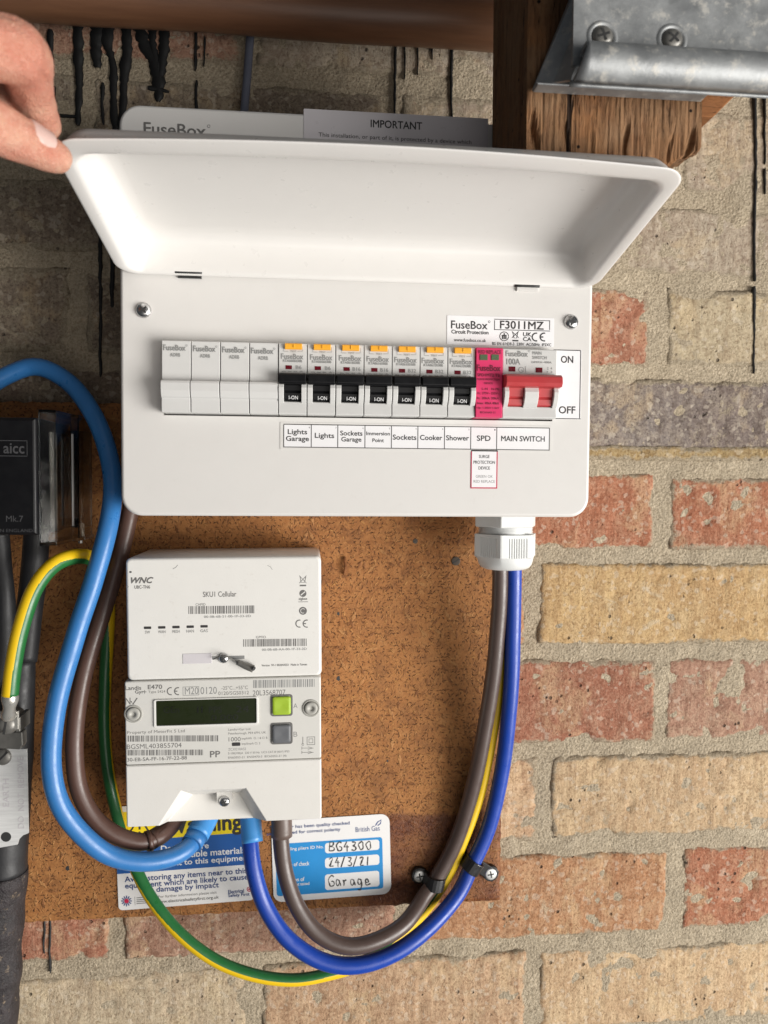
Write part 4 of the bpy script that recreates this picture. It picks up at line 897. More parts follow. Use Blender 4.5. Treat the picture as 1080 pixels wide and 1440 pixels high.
# warning sticker: most of its head hidden behind the meter
def warn():
    c = at(262, 1270, BF-.6); s = thing('warning_sticker', 'yellow, blue and white electrical warning sticker below the meter', 'sticker', (c.x, BF-.5, c.z), -2.0)
    q = lambda x, y: loc_of(s, at(x, y, BF-.8))
    a = q(166.5, 1270); b = q(357.5, 1258); t = q(262, 1128); u = q(262, 1273)
    mb = MB(); mb.prism_y(rrect(a.x, b.x, u.z, t.z, 3.2, 5), -.35, 0); mb.build('sticker_sheet', 'sticker_white', s)
    p = Print(s, BF-.88); p.Y = BF-.9
    def T(body, cx, cy, w_, h_, mat, bold=0.0): p.text(body, cx, cy, w_, h_, mat, bold, lift=.06)
    def band(y0, y1, mat):
        p.poly([Vector((a.x+.1, -.42, q(262, y1).z)), Vector((b.x-.1, -.42, q(262, y1).z)), Vector((b.x-.1, -.42, q(262, y0).z)), Vector((a.x+.1, -.42, q(262, y0).z))], [(0, 1, 2, 3)], mat)
    band(1136, 1176.5, 'ink_yellow'); band(1176.5, 1222, 'ink_blue')
    tri = [q(x, y) for x, y in ((196, 1147), (175, 1180), (217, 1178))]; p.poly([Vector((v.x, -.47, v.z)) for v in tri], [(0, 1, 2)], 'ink'); tri = [q(x, y) for x, y in ((196, 1151.5), (179.5, 1177.5), (212.5, 1176))]; p.poly([Vector((v.x, -.50, v.z)) for v in tri], [(0, 1, 2)], 'ink_yellow')
    p.rect(194.7, 1157, 197.7, 1166.5, 'ink', .12); p.disc(196.2, 1171, 1.9, 'ink', .12)
    T('Warning', 286, 1162, 108, 29, 'ink', .035)
    T('Do not store', 260, 1191, 67, 8, 'ink_white', .022); T('combustible materials', 285, 1199.5, 121, 9, 'ink_white', .022); T('near or next to this equipment', 271, 1212.5, 164, 10, 'ink_white', .022)
    T('Avoid storing any items near to this', 262, 1231.5, 172, 10, 'ink_navy', .02); T('equipment which are likely to cause', 263, 1240.5, 173, 10, 'ink_navy', .02); T('damage by impact', 264, 1248.5, 88, 9.5, 'ink_navy', .02)
    T('For further information please visit', 264, 1258.5, 82, 4.6, 'ink_soft', 0); T('www.electricalsafetyfirst.org.uk', 264, 1265.5, 88, 5.4, 'ink_soft', .012)
    T('Electrical', 332, 1253.5, 22, 5.2, 'ink_navy', .022); T('Safety First', 336, 1259, 30, 5.4, 'ink_navy', .022); p.arc(350.5, 1250.5, 3, 0, 340, 1.2, 'ink_red', 12); p.disc(350.5, 1250.5, 1.4, 'ink_red', .1)
    for k in range(12): a_ = math.radians(30*k); p.stroke([(178+3.5*math.cos(a_), 1267+3.5*math.sin(a_)), (178+7.5*math.cos(a_), 1267+7.5*math.sin(a_))], 1.6, 'ink_navy')
    p.disc(178, 1267, 3.2, 'ink_red', .1); p.rect(189.5, 1261, 190, 1273, 'ink_soft', .05)
    for k, w_ in enumerate((14, 20, 18, 20)): p.rect(192, 1261.5+2.6*k, 192+w_, 1262.7+2.6*k, 'ink_grey', .05)
    # everything of this sheet sits on its own plane
    for i, v in enumerate(p.v):
        if v.y > -.4: v.y = -.56
    p.build()
warn()
def check():
    c = at(466, 1262, BF-.6); s = thing('inspection_sticker', 'blue and white inspection sticker with handwriting right of the meter cables', 'sticker', (c.x, BF-.5, c.z), -1.8)
    q = lambda x, y: loc_of(s, at(x, y, BF-.8))
    a = q(383, 1210); b = q(549, 1200); t = q(466, 1149.5); u = q(466, 1263)
    mb = MB(); mb.prism_y(rrect(a.x, b.x, u.z, t.z, 7, 6), -.35, 0); mb.build('sticker_sheet', 'sticker_white', s)
    p = Print(s, BF-.86); T = lambda body, cx, cy, w_, h_, mat, bold=0.0: p.text(body, cx, cy, w_, h_, mat, bold, lift=.1)
    T('The meter has been quality checked', 436, 1161.5, 112, 5.8, 'ink_navy', .014); T('and confirmed for correct polarity', 427, 1170, 104, 5.8, 'ink_navy', .014)
    T('British Gas', 517, 1165.5, 34, 7, 'ink_navy', -.002); p.stroke([(528, 1161), (531, 1156), (536, 1153), (535, 1158), (531, 1161)], 1.6, 'ink_navy')
    p.rrect(388, 1182, 538.5, 1255, 4, 'ink_cyan', .03)
    for y0, y1 in ((1184, 1196.5), (1205, 1217.5), (1228, 1248)): p.rrect(457, y0-1, 533.5, y1+1, 4, 'sticker_white', .07)
    for (s_, y, x, w_) in (('Sealing pliers ID No.', 1193, 427, 56), ('Date of check', 1215, 417, 36), ('Location of', 1237, 413, 30), ('equipment tested', 1244, 417, 36)): T(s_, x, y, w_, 5.6, 'ink_white', .016)
    def hand(strokes, x0, y0, sx, sy):
        for st in strokes: p.stroke([(x0+sx*x+.6*math.sin(7*y+x), y0-sy*y) for x, y in st], 1.5, 'ink', up=.16, vary=.9)
    def curve(pts): return [(v.x, v.y) for v in catmull([Vector((x, y, 0)) for x, y in pts], .12)]
    B = [[(0, 0), (.05, 1)], curve([(0, 1), (.5, .95), (.5, .6), (.05, .52), (.6, .4), (.5, .05), (0, 0)])]
    Gc = [curve([(.6, .85), (.3, 1), (0, .5), (.2, 0), (.6, .1), (.62, .42), (.35, .45)])]
    F4 = [[(.3, 1), (0, .4), (.65, .42)], [(.45, .65), (.42, -.1)]]; N3 = [curve([(.05, .95), (.5, .9), (.45, .6), (.2, .52), (.55, .35), (.4, 0), (0, .08)])]
    O0 = [curve([(.3, 1), (0, .6), (.2, .05), (.55, .3), (.55, .8), (.3, 1)])]; N2 = [curve([(.02, .8), (.3, 1), (.5, .75), (.05, .05), (.6, .02)])]; SL = [[(.0, -.15), (.4, 1.1)]]; N1 = [[(.2, 0), (.25, 1)]]
    for k, g in enumerate((B, Gc, F4, N3, O0, O0)): hand(g, 463+10.4*k, 1196.5-.25*k, 11, 12.5)
    for k, g in enumerate((N2, F4, SL, N3, SL, N2, N1)): hand(g, 463+8.6*k, 1218-.25*k, 9.5, 12)
    g_a = [curve([(.5, .5), (.2, .6), (0, .25), (.25, 0), (.5, .4), (.5, .55), (.6, .02)])]; g_r = [curve([(.05, .55), (.1, 0), (.15, .4), (.5, .55)])]; g_g = [curve([(.5, .5), (.2, .6), (0, .25), (.25, .05), (.5, .4), (.5, .55), (.5, -.35), (.1, -.4)])]; g_e = [curve([(.05, .25), (.5, .3), (.35, .6), (.05, .35), (.2, 0), (.7, .15)])]
    for k, g in enumerate((Gc, g_a, g_r, g_a, g_g, g_e)): hand(g, 462+10.2*k, 1246-.3*k, 10.5 if k else 12, 15)
    for i, v in enumerate(p.v):
        if v.y > -.36: v.y = -.40
    p.build()
check()
# ================================================================ cables
def wp(*pts): return [at(x, y, Y) for x, y, Y in pts]
def cable(name, label, group, pts, r, mat, step=4.0, n=22):
    o = thing(name, label, 'cable', pts[0], group=group); mb = MB(); tube(mb, [Vector(q) for q in pts], r, n, step, wob=.012, seed=len(name)); mb.build('insulation', mat, o, world=True); return o
lb = cable('blue_cable', 'light blue cable arching left of the white box down to the meter', 'meter tails',
  wp((-140, 760, 56), (-90, 620, 60), (-30, 555, 64), (20, 523, 66), (58, 516, 66), (100, 540, 62), (132, 585, 55), (152, 640, 45), (158, 690, 34), (150, 750, 22), (132, 815, 16), (108, 885, 10), (86, 960, 6), (73, 1030, 4), (73, 1085, 4), (88, 1135, 6), (118, 1175, 10), (155, 1202, 16), (200, 1211, 22), (240, 1205, 30), (265, 1191, 38), (280, 1170, 50), (291, 1148, 60), (297, 1132, 66)), 6.25, 'blue_cable')
def sheath(parent, pts, r, mat, r2=None, wall_=0):
    mb = MB(); tube(mb, pts, r if r2 is None else (lambda t: r+(r2-r)*t), 24, 3.0); return mb.build('outer_sheath', mat, parent, world=True)
sheath(lb, wp((298, 1130, 67), (291, 1149, 59), (277, 1175, 47)), 8.3, 'blue_sheath'); sheath(lb, wp((277, 1175, 47), (269, 1187, 40.5)), 7.6, 'blue_cable')
bc = cable('brown_cable', 'brown cable curling down behind the light blue cable', 'meter tails',
  wp((196, 600, 62), (188, 680, 60), (178, 740, 56), (163, 800, 52), (142, 870, 46), (121, 940, 40), (107, 1005, 34), (104, 1060, 30), (112, 1110, 28), (134, 1150, 28), (165, 1175, 30), (198, 1184, 34), (222, 1178, 40), (240, 1161, 52), (252, 1142, 62)), 5.9, 'brown_cable')
sheath(bc, wp((255, 1136, 64), (246, 1152, 57), (233, 1168, 48), (212, 1182, 37)), 6.9, 'brown_cable', 6.6)
sheath(bc, wp((212, 1182, 37), (206, 1184, 35.6)), 7.3, 'brown_cable')
rb = cable('royal_blue_cable', 'royal blue cable looping from the meter up into the white gland', 'output tails',
  wp((351, 1135, 62), (353, 1180, 52), (358, 1225, 46), (374, 1275, 44), (405, 1320, 42), (450, 1350, 42), (500, 1357, 44), (552, 1342, 50), (602, 1305, 60), (644, 1258, 74), (664, 1216, 78), (688, 1160, 78), (706, 1080, 72), (717, 990, 62), (722, 900, 54), (723, 840, 50), (722, 790, 47), (722, 760, 47)), 5.9, 'royal_cable')
sheath(rb, wp((351, 1132, 62), (353, 1160, 56), (355, 1185, 51)), 7.6, 'blue_sheath')
br = cable('dark_brown_cable', 'dark brown cable looping inside the royal blue one to the gland', 'output tails',
  wp((395, 1145, 48), (396, 1185, 47), (402, 1230, 45), (418, 1275, 43), (446, 1312, 42), (486, 1330, 43), (528, 1324, 48), (568, 1300, 58), (598, 1258, 75), (612, 1239, 79), (640, 1184, 79), (664, 1110, 74), (683, 1020, 66), (695, 940, 58), (702, 870, 52), (703, 820, 48), (702, 780, 46), (702, 760, 46)), 5.9, 'taupe_cable')
sheath(br, wp((395, 1140, 48), (396, 1158, 47.5), (396.5, 1176, 47)), 7.5, 'taupe_sheath')
def earth():
    o = thing('earth_cable', 'green and yellow striped earth cable looping from the lug to the gland', 'cable', at(14, 975, 5))
    pts = wp((14, 978, 0), (19, 935, 0), (29, 885, 2), (48, 830, 6), (74, 796, 14), (104, 783, 26), (130, 786, 42), (146, 808, 60), (152, 850, 72), (151, 900, 78), (148, 960, 80), (147, 1020, 80), (152, 1085, 80), (166, 1150, 78), (186, 1210, 70), (212, 1262, 62), (252, 1312, 56), (302, 1350, 54), (356, 1371, 54), (410, 1378, 56), (458, 1371, 60), (505, 1356, 66), (550, 1325, 74), (590, 1288, 81), (622, 1245, 82.5), (650, 1185, 82), (676, 1110, 80), (696, 1010, 72), (707, 920, 64), (710, 850, 56), (711, 800, 50), (711, 765, 49))
    # the stripe turns slowly round the cable: direction (in the picture plane) in which the green side faces
    def mf(t, nrm, tan):
        side = tan.cross(Vector((0, -1, 0))).normalized()         # to the right of travel, seen from the front
        a = math.atan2(nrm.dot(Vector((0, -1, 0))), nrm.dot(side))  # 0 = right of travel, 90deg = facing the viewer
        keys = [(0, 2), (.15, -2), (.20, 45), (.25, 86), (.37, 90), (.41, 140), (.45, 166), (.60, 168), (.68, 172), (1, 190)]
        for (t0, a0), (t1, a1) in zip(keys, keys[1:]):
            if t0 <= t <= t1: g = a0+(a1-a0)*(t-t0)/(t1-t0); break
        else: g = keys[-1][1]
        d = (math.degrees(a)-g+180) % 360-180
        return 1 if abs(d) < 68 else 0
    mb = MB(); tube(mb, pts, lambda t: 5.1 if t < .15 else (5.1-.7*min(1, (t-.15)/.1)), 96, 2.0, mf); mb.build('insulation', ('yellow_cable', 'green_cable'), o, world=True)
earth()
gc = cable('grey_cable', 'thin grey cable running up the wall above the white box', None, wp((355, -60, 96), (353, 40, 97), (349, 95, 97), (343, 150, 97), (340, 230, 97)), 3.1, 'grey_cable')

# ================================================================ black cable clips
def clip(label, c0, c1, body_pts, scr, r):
    """c0: cable centre under the strap, scr: screw position (pixels)"""
    s = at(*scr, BF-1); o = thing('cable_clip', label, 'cable clip', (s.x, BF, s.z), group='black cable clips')
    mb = MB(); ctr = at(*c0, c1); d = (Vector((s.x, 0, s.z))-Vector((ctr.x, 0, ctr.z))).normalized(); ax = Vector((-d.z, 0, d.x)); hw = 5.0
    prof = []; R = r+.5; n = 12   # strap over the cable, from the far side round the front to the screw tab
    for k in range(n+1):
        a = math.radians(215-215*k/n+0); prof.append((ctr.dot(d)*0+R*math.cos(a), ctr.y-R*math.sin(a)))
    L = (Vector((s.x, 0, s.z))-Vector((ctr.x, 0, ctr.z))).length
    prof = [(-R*.9, BF-1.5)]+prof[2:-2]+[(R+.2, BF-4.2), (R+2.2, BF-2.6), (L+5.0, BF-2.4)]
    th = 1.6; ids = []
    for (u, y) in prof: pass
    Pm = [Vector((u, y)) for u, y in prof]; outp = []
    for i, q in enumerate(Pm):
        t = (Pm[min(i+1, len(Pm)-1)]-Pm[max(i-1, 0)]).normalized(); nn = Vector((t.y, -t.x)); nn = nn if nn.y < .3 else nn
        outp.append(q+nn*th)
    ring = lambda k: [Vector((ctr.x, 0, ctr.z))+d*q.x+Vector((0, q.y, 0))+ax*k for q in Pm+outp[::-1]]
    mb.ring_loft([ring(-hw), ring(hw)])
    soften(mb.build('strap', 'clip_plastic', o, world=True), .6)
    mb = MB(); mb.smooth = False; c = Vector((s.x, BF-.2, s.z)); mb.cyl(c, (0, -1, 0), 6.6, 6.2, 3.6, 28); soften(mb.build('screw_tab', 'clip_plastic', o, world=True), .5)
    screw_head(o, (s.x, BF-3.8, s.z), 4.6, 'zinc_screw', 'screw', .22, 'cross', 10); return o
clip('black clip and screw left of the dark brown cable', (611, 1240), 79, None, (589.5, 1229.5), 6.2)
clip('black clip and screw right of the royal blue cable', (664, 1216), 78, None, (689, 1226.5), 6.2)

# ================================================================ service cut-out (black fuse box at the left)
def cutout():
    o = thing('service_cutout', 'black service fuse box with clear side window beside the light blue cable', 'fuse box', at(40, 765, BF))
    zt, zb = at(40, 587, 0).z, at(40, 757, 0).z; xr = at(53, 660, 2).x; x0 = xr-95
    mb = MB(); mb.smooth = False
    # black carrier: front block with rounded-over corners
    mb.box(x0, xr, 0, 62, zb+2, zt, 2.2); soften(mb.build('fuse_carrier', 'black_plastic', o, world=True), .8)
    mb = MB(); mb.box(x0-4, xr+9, 62.2, BF-.3, zb+3, zt-4, 1.5); soften(mb.build('base', 'black_plastic', o, world=True), .8)
    # clear cover wrapping the right side: a shell with a thick front return, a long panel and top and bottom returns
    xa, xb, xc = xr+.3, at(101, 660, 38).x, at(127, 660, 72).x; ztc, zbc = at(90, 583, 20).z, at(90, 760, 20).z
    out = [(xa, 3), (xa+9, 8), (xb, 38), (xb+3, 44), (xc, 76)]; inn = [(xa, 5.4), (xa+8, 10.4), (xb-1.8, 39), (xb+1, 45.5), (xc-2.2, 76)]
    mb = MB(); mb.smooth = False; pr = out+inn[::-1]; mb.ring_loft([[(x, y, zbc) for x, y in pr], [(x, y, ztc) for x, y in pr]])
    cc = mb.build('clear_cover', 'clear_cover', o, world=True)
    mb = MB(); lid_ = [(xa, 3.4)]+out[1:]+[(xc, 80), (xa, 80)]
    mb.ring_loft([[(x, y, ztc+.1) for x, y in lid_], [(x, y, ztc+1.8) for x, y in lid_]]); mb.build('cover_top', 'clear_cover', cc, world=True)
    mb = MB(); mb.ring_loft([[(x, y, zbc-2.2) for x, y in lid_], [(x, y, zbc-.1) for x, y in lid_]]); mb.build('cover_bottom', 'clear_cover', cc, world=True)
    # what shows through it: dark inner block, a pale moulded rib and a dusty strip
    mb = MB(); mb.box(xr+.4, xr+8, 44, 62, zb+10, zt-9, 1); soften(mb.build('inner_block', 'black_cable', o, world=True), .6)
    mb = MB(); mb.box(xa+3.5, xa+5.0, 12, 17, zbc+9, ztc-12, .3); mb.build('inner_rib', 'ink_soft', o, world=True)
    mb = MB(); mb.box(xa+12.5, xa+13.1, 28, 31, zbc+9, ztc-12, .2); mb.build('inner_rib', 'ink_soft', o, world=True)
    mb = MB(); c = at(113, 752, 60); mb.cyl((c.x, c.y, c.z+8), (0, 0, -1), 1.6, 1.6, 14, 12); mb.build('cover_screw', 'dull_steel', o, world=True)
    p = Print(o, -.25); p.frame(-40, 619, 38.5, 641.5, .9, 'ink_dim'); p.text('aicc', 19.5, 630.5, 29, 14, 'ink_dim', .02); p.build('maker_mark'); p = Print(o, -.25); p.text('Mk.7', 20.5, 729.5, 24, 8.5, 'ink_dim'); p.text('MADE IN ENGLAND', 10, 746, 72, 4.6, 'ink_dim'); p.build()
    mb = MB()
    for k, (x, y) in enumerate(((0, 590), (0, 0))): pass
    return o
cutout()
# black tails below the cut-out and the armoured service cable with its earth clamp and tag
cable('black_cable', 'black cable dropping from the fuse box at the left edge', None, wp((-2, 745, 40), (2, 800, 38), (8, 860, 36), (4, 930, 40), (-14, 1000, 46)), 6.6, 'black_cable')
def service():
    o = thing('service_cable', 'thick black bitumen-covered service cable down the left edge', 'cable', at(-10, 1440, 60))
    mb = MB(); tube(mb, wp((52, 745, 52), (48, 800, 50), (40, 870, 46), (33, 930, 42)), 8.6, 24, 4, wob=.04, seed=3); mb.build('lead_tail', 'black_cable', o, world=True)
    mb = MB(); tube(mb, wp((30, 925, 44), (22, 990, 44), (14, 1060, 46), (10, 1130, 48), (6, 1205, 50), (6, 1228, 50)), lambda t: 9+6.0*min(1, t*2.2), 28, 4, wob=.04, seed=5); mb.build('tape_wrap', 'black_cable', o, world=True)
    mb = MB(); tube(mb, wp((6, 1222, 50), (2, 1280, 52), (-2, 1360, 54), (-8, 1450, 56), (-16, 1620, 58)), lambda t: 15.2-.8*t+.6*math.sin(t*40), 32, 3, wob=.09, seed=9); mb.build('armour', 'bitumen', o, world=True)
service()
def tagplate():
    YT = 26.0; o = thing('earth_tag', 'bright metal EARTH tag clamped round the black service cable', 'tag', at(20, 1190, YT))
    P = [(-30, 1046), (17, 1046), (20, 1050), (20, 1043), (22, 1046), (26, 1052), (38, 1054), (40, 1170), (37, 1172), (30, 1175), (25, 1184), (25, 1187), (-30, 1196)]
    P = [(-30, 1048), (14, 1048), (20, 1043), (24, 1048), (30, 1053), (38, 1053), (40.5, 1171), (33, 1174), (27, 1180), (25, 1187), (-30, 1197)]
    mb = MB(); mb.prism_y([(at(x, y, YT).x, at(x, y, YT).z) for x, y in P], YT-.6, YT+.6); mb.build('plate', 'tag_metal', o, world=True)
    mb = MB(); c = at(8.5, 1177, YT-.75); mb.face(mb.verts([c+Vector((3.3*math.cos(2*math.pi*k/20), 0, 3.3*math.sin(2*math.pi*k/20))) for k in range(20)])); mb.build('hole', 'slot_dark', o, world=True, recalc=False)
    p = Print(o, YT-.8); p.text('EARTH', 8.5, 1115, 39, 9, 'label_silver', .0, rot=1); p.text('DO  NOT  REMOVE', 29.5, 1115, 101, 9, 'label_silver', .0, rot=1); p.build('stamped_lettering')  # flat letters; their tone stands in for light catching the embossing
    # clamp block, bolts
    k = thing('earth_clamp', 'grey steel earth clamp with bolts holding the cable lug', 'clamp', at(15, 1045, YT+10))
    mb = MB(); Q = [(-30, 1028), (33, 1028), (34, 1046), (30, 1053), (-30, 1050)]; mb.prism_y([(at(x, y, 24).x, at(x, y, 24).z) for x, y in Q], 22, 30); soften(mb.build('clamp_bar', 'dull_steel', k, world=True), .8)
    mb = MB(); a = at(23, 1028, 14); b = at(30, 1007, 14); mb.box(a.x, b.x, 12, 30, a.z, b.z, .6); soften(mb.build('clamp_tongue', 'dull_steel', k, world=True), .5)
    screw_head(k, at(10, 1018, 10), 6.2, 'dull_steel', 'bolt', .5, 'slot', 80); mb = MB(); c = at(10, 1018, 10); mb.cyl((c.x, c.y, c.z), (0, 1, 0), 6.8, 6.8, 16, 24); soften(mb.build('bolt_collar', 'dull_steel', k, world=True), .5)
    screw_head(k, at(4, 1064, YT-1.2), 5.6, 'dull_steel', 'bolt', .35, 'slot', 45)
    l = thing('cable_lug', 'bright crimped lug on the end of the earth cable', 'lug', at(12, 1000, 2))
    mb = MB(); tube(mb, wp((14, 972, 0), (14, 985, 0), (13, 997, 2), (12, 1008, 6)), lambda t: 4.6+.5*math.sin(t*9)-.6*t, 18, 1.5, wob=.10, seed=2); mb.build('barrel', 'tin_lug', l, world=True)
    mb = MB(); a = at(12, 1004, 9); mb.box(a.x-6.4, a.x+6.4, 8.2, 9.8, a.z-10, a.z+2, .4); mb.build('palm', 'tin_lug', l, world=True)
tagplate()

# ================================================================ brown pipe, timber post, galvanised bracket
o = thing('brown_pipe', 'brown pipe running level along the top of the wall', 'pipe', at(300, 20, 70)); mb = MB()
R = 18.0; c1 = at(-150, 45, 70); zc = at(300, 47, 70).z+R+1.5
tube(mb, [(-480, 70, zc+1), (-200, 70, zc+.4), (0, 70, zc), (240, 70, zc-.8)], R, 40, 12, wob=.01); mb.build('barrel', 'pipe_brown', o, world=True)
def post():
    o = thing('timber_post', 'rough wooden post end above the right of the lid', 'post', (130, -42, 122)); mb = MB(); mb.smooth = True
    X0, X1, Y0, Y1 = 82.5, 182, -84, -3; n = 400; rows = []; base = []
    for i in range(n):
        f = i/n*4; e = int(f); u = f-e
        base.append([(X0+(X1-X0)*u, Y0, 0), (X1, Y0+(Y1-Y0)*u, 1), (X1-(X1-X0)*u, Y1, 2), (X0, Y1-(Y1-Y0)*u, 3)][e])
    zs = [118, 119.5, 122, 126]+[130+5*k for k in range(30)]+[320, 370]
    for z in zs:
        ring = []
        for (x, y, e) in base:
            g = noise.noise(Vector((x*.30+.5*noise.noise(Vector((x*.05, z*.02, 0))), 4, z*.012))); fine = noise.noise(Vector((x*.9, 7, z*.03)))
            crack = max(0, noise.noise(Vector((x*.20+.9*noise.noise(Vector((x*.03, z*.05, 3))), 11, z*.035)))-.32)*12
            zz = z
            if z < 124:
                br = 2.4*noise.noise(Vector((x*.12, y*.12, 0)))+1.5*noise.noise(Vector((x*.5, y*.4, 0)))-.075*max(0, -20-y)+max(0, x-166)*.5
                zz = z+br*(1 if z < 121 else .5)
            dy = (.35*g+.6*fine+.5*noise.noise(Vector((x*.45, 2, z*.09)))+crack) if e == 0 else 0; dx = .5*noise.noise(Vector((y*.2, z*.01, 5))) if e in (1, 3) else 0
            sh = (z < 119)*1.2
            ring.append((x+dx+(sh if x < 130 else -sh), y+dy+(sh if y < -40 else -sh), zz))
        rows.append(ring)
    mb.smooth = False; mb.ring_loft(rows); pm = mb.build('shaft', 'post_timber', o, world=True)
post()
o = thing('wood_batten', 'small orange wooden batten end behind the post against the wall', 'wood', at(1005, 140, 60)); mb = MB()
a = at(960, 162, 55); b = at(1048, 100, 55); mb.smooth = False; poly = [(a.x, a.z), (at(1003, 162, 55).x, a.z), (at(1040, 128, 55).x, at(1040, 128, 55).z), (b.x, b.z+80), (a.x, b.z+80)]
mb.prism_y(poly, 55, WALL+2, .8); mb.build('end_grain', 'raw_timber', o, world=True)
def bracket():
    o = thing('steel_bracket', 'galvanised steel bracket with rolled edge screwed to the post', 'bracket', at(880, 130, -88)); TH = 2.2
    YP = -86.5; L = lambda x, y, Y: at(x, y, Y)
    # back plate on the timber, with a small bottom flange coming forward
    a, b = L(748, 131, YP), L(985, 137, YP); zt = 330
    zb_ = (a.z+b.z)/2
    s0 = L(800, 0, YP); slope = (s0.x-a.x)/(s0.z-zb_); xt = a.x+slope*(zt-zb_)
    mb = MB(); mb.prism_y([(a.x, zb_+.2), (b.x, zb_+.2), (b.x, zt), (xt, zt)], YP-TH, YP); mb.build('back_plate', 'galvanised', o, world=True)
    mb = MB(); mb.prism_y([(a.x-.5, zb_+.1), (a.x+.6, zb_-1.2), (b.x, zb_-1.2), (b.x, zb_+.1)], YP-9, YP-.2); soften(mb.build('bottom_flange', 'galvanised', o, world=True), .5)
    # sloping left cheek
    YF = -116.0; c = L(815, 108, YF); t = L(802, -30, YF)
    q = [(a.x, YP-TH, zb_+.4), (a.x, YP-TH, zt), (L(806, 0, YF).x, YF+2, zt), (L(806, 0, YF).x, YF+2, L(812, 108, YF).z-1), (a.x+4, YP-15, zb_)]
    q = [Vector((a.x, YP-2.5, zb_)), Vector((xt, YP-2.5, zt)), Vector((max(xt+3, L(805, 0, YF).x), YF+.5, zt)), Vector((L(805, 0, YF).x, YF+.5, L(812, 112, YF).z)), Vector((a.x+9, YP-9, zb_+.2))]
    mb = MB(); nrm = Vector((-1, -.7, 0)).normalized()*TH; f = mb.ring_loft([[v for v in q], [v-nrm for v in q]]); mb.build('cheek', 'galvanised', o, world=True)
    # front plate with the rolled hem along its foot
    x0 = L(806, 60, YF).x; x1 = L(1200, 60, YF).x; zf = L(900, 70, YF).z; R = 10.2
    prof = []; zc = L(950, 100, YF-4).z; yc = YF-5.0
    prof = [(YF, zt), (YF, zc+R*1.02)]
    mb = MB(); pp = [(YF, zt), (YF, zc+4)]; mb.prism_x([(YF, zt), (YF, zc+2), (YF+TH, zc+2), (YF+TH, zt)], x0, x1); fp = mb.build('front_plate', 'galvanised', o, world=True)
    mb = MB(); mb.smooth = True; n = 26; A = [math.radians(-70+330*k/n) for k in range(n+1)]
    hem = lambda x, sk: [(x+sk*(math.sin(a_)), yc-R*math.cos(a_-math.pi)*-1*-1, zc+R*math.sin(a_)) for a_ in A]+[(x+sk*math.sin(a_), yc+(R-TH)*math.cos(a_), zc+(R-TH)*math.sin(a_)) for a_ in A[::-1]]
    hem = lambda x, sk: [(x+sk*math.sin(a_), yc+R*math.cos(a_), zc+R*math.sin(a_)) for a_ in A]+[(x+sk*math.sin(a_), yc+(R-TH)*math.cos(a_), zc+(R-TH)*math.sin(a_)) for a_ in A[::-1]]
    xh = L(818, 100, YF-10).x
    mb.ring_loft([hem(xh, 3.0)]+[hem(xh+3+(x1-xh-3)*k/8, 0) for k in range(9)]); mb.build('rolled_hem', 'galvanised', o, world=True)
    for (x, y, ang) in ((847, 52, 20), (945, 56, 50)):
        cpt = L(x, y, YF); mb = MB(); mb.smooth = True
        mb.ring_loft([[(cpt.x+r*math.cos(2*math.pi*k/28), YF+yy, cpt.z+r*math.sin(2*math.pi*k/28)) for k in range(28)] for r, yy in ((8.4, .1), (7.2, -.9), (6.2, -.7), (5.2, .2))], False, False); mb.build('dimple', 'galvanised', o, world=True)
        screw_head(o, (cpt.x, YF-.2, cpt.z), 5.3, 'dull_steel', 'screw', .45, 'cross', ang)
bracket()

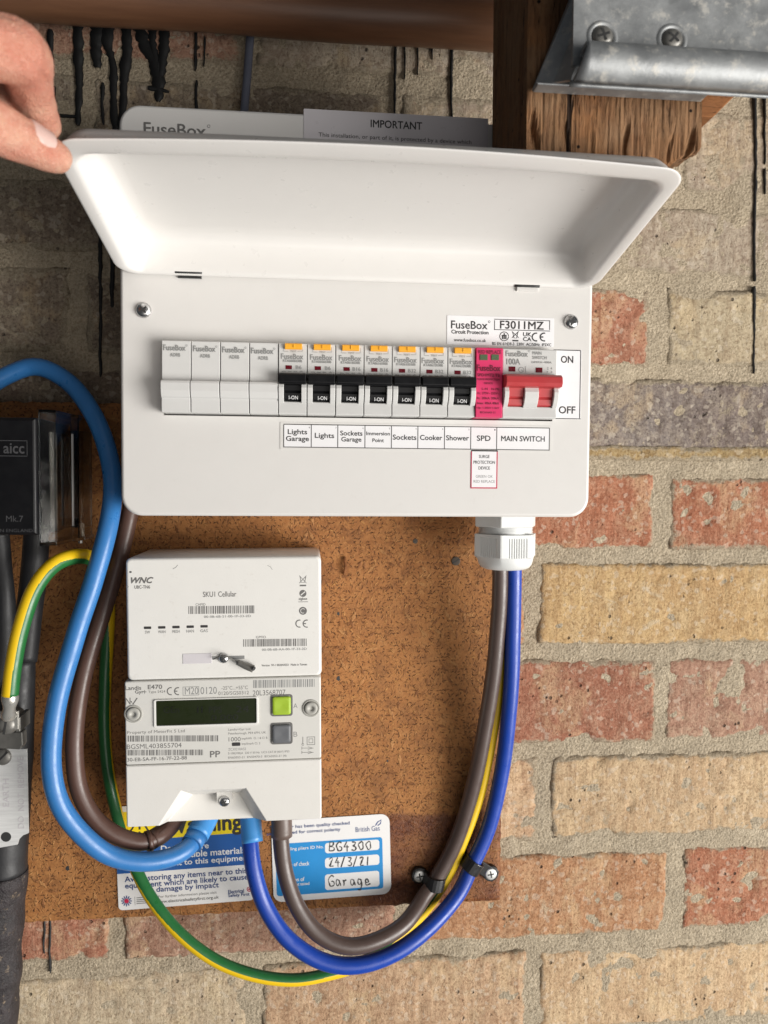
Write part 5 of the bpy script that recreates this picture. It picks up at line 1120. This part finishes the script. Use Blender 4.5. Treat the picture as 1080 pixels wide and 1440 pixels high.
# ================================================================ hand holding the corner of the lid
def person():
    o = thing('person', 'bare hand pinching the left corner of the open lid', 'person', at(-40, 150, -150))
    bm = bmesh.new()
    def cap(p0, r0, p1, r1, fl=1.0):
        p0, p1 = Vector(p0), Vector(p1); d = p1-p0; L = d.length
        n = max(2, int(L/2.2))
        for k in range(n+1): bmesh.ops.create_icosphere(bm, subdivisions=2, radius=r0+(r1-r0)*k/n, matrix=Matrix.Translation(p0+d*(k/n)))
    def chain(pts):
        for (x0, y0, Y0, r0), (x1, y1, Y1, r1) in zip(pts, pts[1:]): cap(at(x0, y0, Y0), r0, at(x1, y1, Y1), r1)
    # index: knuckle, middle joint nearest the viewer, tip on the top of the lid
    chain([(-150, 20, -185, 13.5), (-70, 50, -186, 12.4), (20, 72, -168, 13.2), (32, 82, -162, 12.2), (44, 130, -142, 9.6), (64, 175, -122, 7.4)])
    # middle, ring, little fingers curl away behind it
    chain([(-160, 5, -165, 13), (-70, 15, -158, 12), (-5, 60, -140, 11), (10, 130, -130, 9), (-10, 165, -138, 7.5)])
    chain([(-190, 15, -142, 12), (-110, 15, -130, 11), (-50, 70, -118, 10), (-45, 130, -122, 8.5), (-70, 155, -132, 7)])
    chain([(-225, 35, -122, 11), (-160, 40, -112, 9.5), (-115, 90, -106, 8.5), (-115, 135, -112, 7), (-135, 150, -120, 6)])
    # thumb, its tip under the flange
    chain([(-250, 170, -185, 15), (-150, 150, -182, 15), (-60, 158, -172, 13.2), (2, 183, -153, 11.2), (40, 203, -142, 9.6), (72, 218, -134, 8.0), (80, 222, -132, 7.2)])
    # palm and forearm
    chain([(-330, 110, -165, 22), (-160, 30, -180, 15)]); chain([(-330, 110, -165, 22), (-175, 20, -160, 15)]); chain([(-330, 100, -150, 22), (-200, 30, -140, 14)]); chain([(-330, 100, -140, 20), (-230, 50, -122, 13)]); chain([(-330, 130, -165, 22), (-200, 150, -182, 16)]); chain([(-240, 90, -168, 18), (-130, 110, -172, 13)])
    chain([(-330, 110, -160, 23), (-420, 130, -160, 25), (-640, 190, -170, 32)])
    me = bpy.data.meshes.new('hand'); bm.to_mesh(me); bm.free()
    tmp = bpy.data.objects.new('hand_raw', me); COL.objects.link(tmp)
    md = tmp.modifiers.new('r', 'REMESH'); md.mode = 'VOXEL'; md.voxel_size = 1.2; md.use_smooth_shade = True
    sm = tmp.modifiers.new('s', 'SMOOTH'); sm.factor = .6; sm.iterations = 7
    dg = bpy.context.evaluated_depsgraph_get(); me2 = bpy.data.meshes.new_from_object(tmp.evaluated_get(dg)); bpy.data.objects.remove(tmp)
    me2.name = 'hand'; base = o.location/MM
    # knuckle creases and soft lumps
    K = [(at(32, 80, -176), 1)]
    cs = [v.co.copy() for v in me2.vertices]; ns = [v.normal.copy() for v in me2.vertices]; out = []
    crease = [(at(40, 104, -160), Vector((.35, 0, 1)).normalized(), 1.6), (at(36, 98, -162), Vector((.3, 0, 1)).normalized(), 1.0), (at(8, 186, -165), Vector((1, 0, -.35)).normalized(), .8), (at(3, 183, -165), Vector((1, 0, -.4)).normalized(), .8), (at(13, 189, -165), Vector((1, 0, -.35)).normalized(), .6)]
    for p, n in zip(cs, ns):
        d = .35*noise.noise(p*.12)+.25*noise.noise(p*.35)
        for c, ax, dep in crease:
            q = p-c
            if q.length < 17: d -= dep*math.exp(-(q.dot(ax)/1.5)**2)*max(0, 1-q.length/17)
        out += list((p+n*d-base)*MM)
    me2.vertices.foreach_set('co', out); me2.update()
    for pl in me2.polygons: pl.use_smooth = True
    me2.materials.clear(); h = new_obj('hand', me2, o, ('skin',))
    # thumb nail: a curved plate set into the back of the thumb tip
    mb = MB(); mb.smooth = True; c0 = at(32, 199, -143.5); c1 = at(74, 218, -134); ax = (c1-c0).normalized(); view = (CAM-c0).normalized(); upn = Vector((-.12, -.80, .45)); upn = (upn-ax*upn.dot(ax)).normalized(); sd = ax.cross(upn); n1, n2 = 10, 9; Ln = (c1-c0).length
    for i in range(n1+1):
        t = i/n1; rad = 10.3-1.7*t
        for j in range(n2+1):
            a = math.radians(-48+96*j/n2)*(1-.18*abs(2*t-1)**3); wv = .55*(1 if 0 < j < n2 and 0 < i < n1 else 0)
            edge = (.7 if i in (0, n1) or j in (0, n2) else 0)
            mb.v.append(tuple(c0+ax*(t*Ln*.86+(1.2*math.cos(a*1.8)-1.2)*(-1 if t > .5 else 1)*-1*(t > .5))+(upn*math.cos(a)+sd*math.sin(a))*(rad+.25-edge)))
    for i in range(n1):
        for j in range(n2): k = i*(n2+1)+j; mb.face((k, k+1, k+n2+2, k+n2+1))
    nl = mb.build('thumb_nail', 'nail', o, world=True, recalc=False)
person()
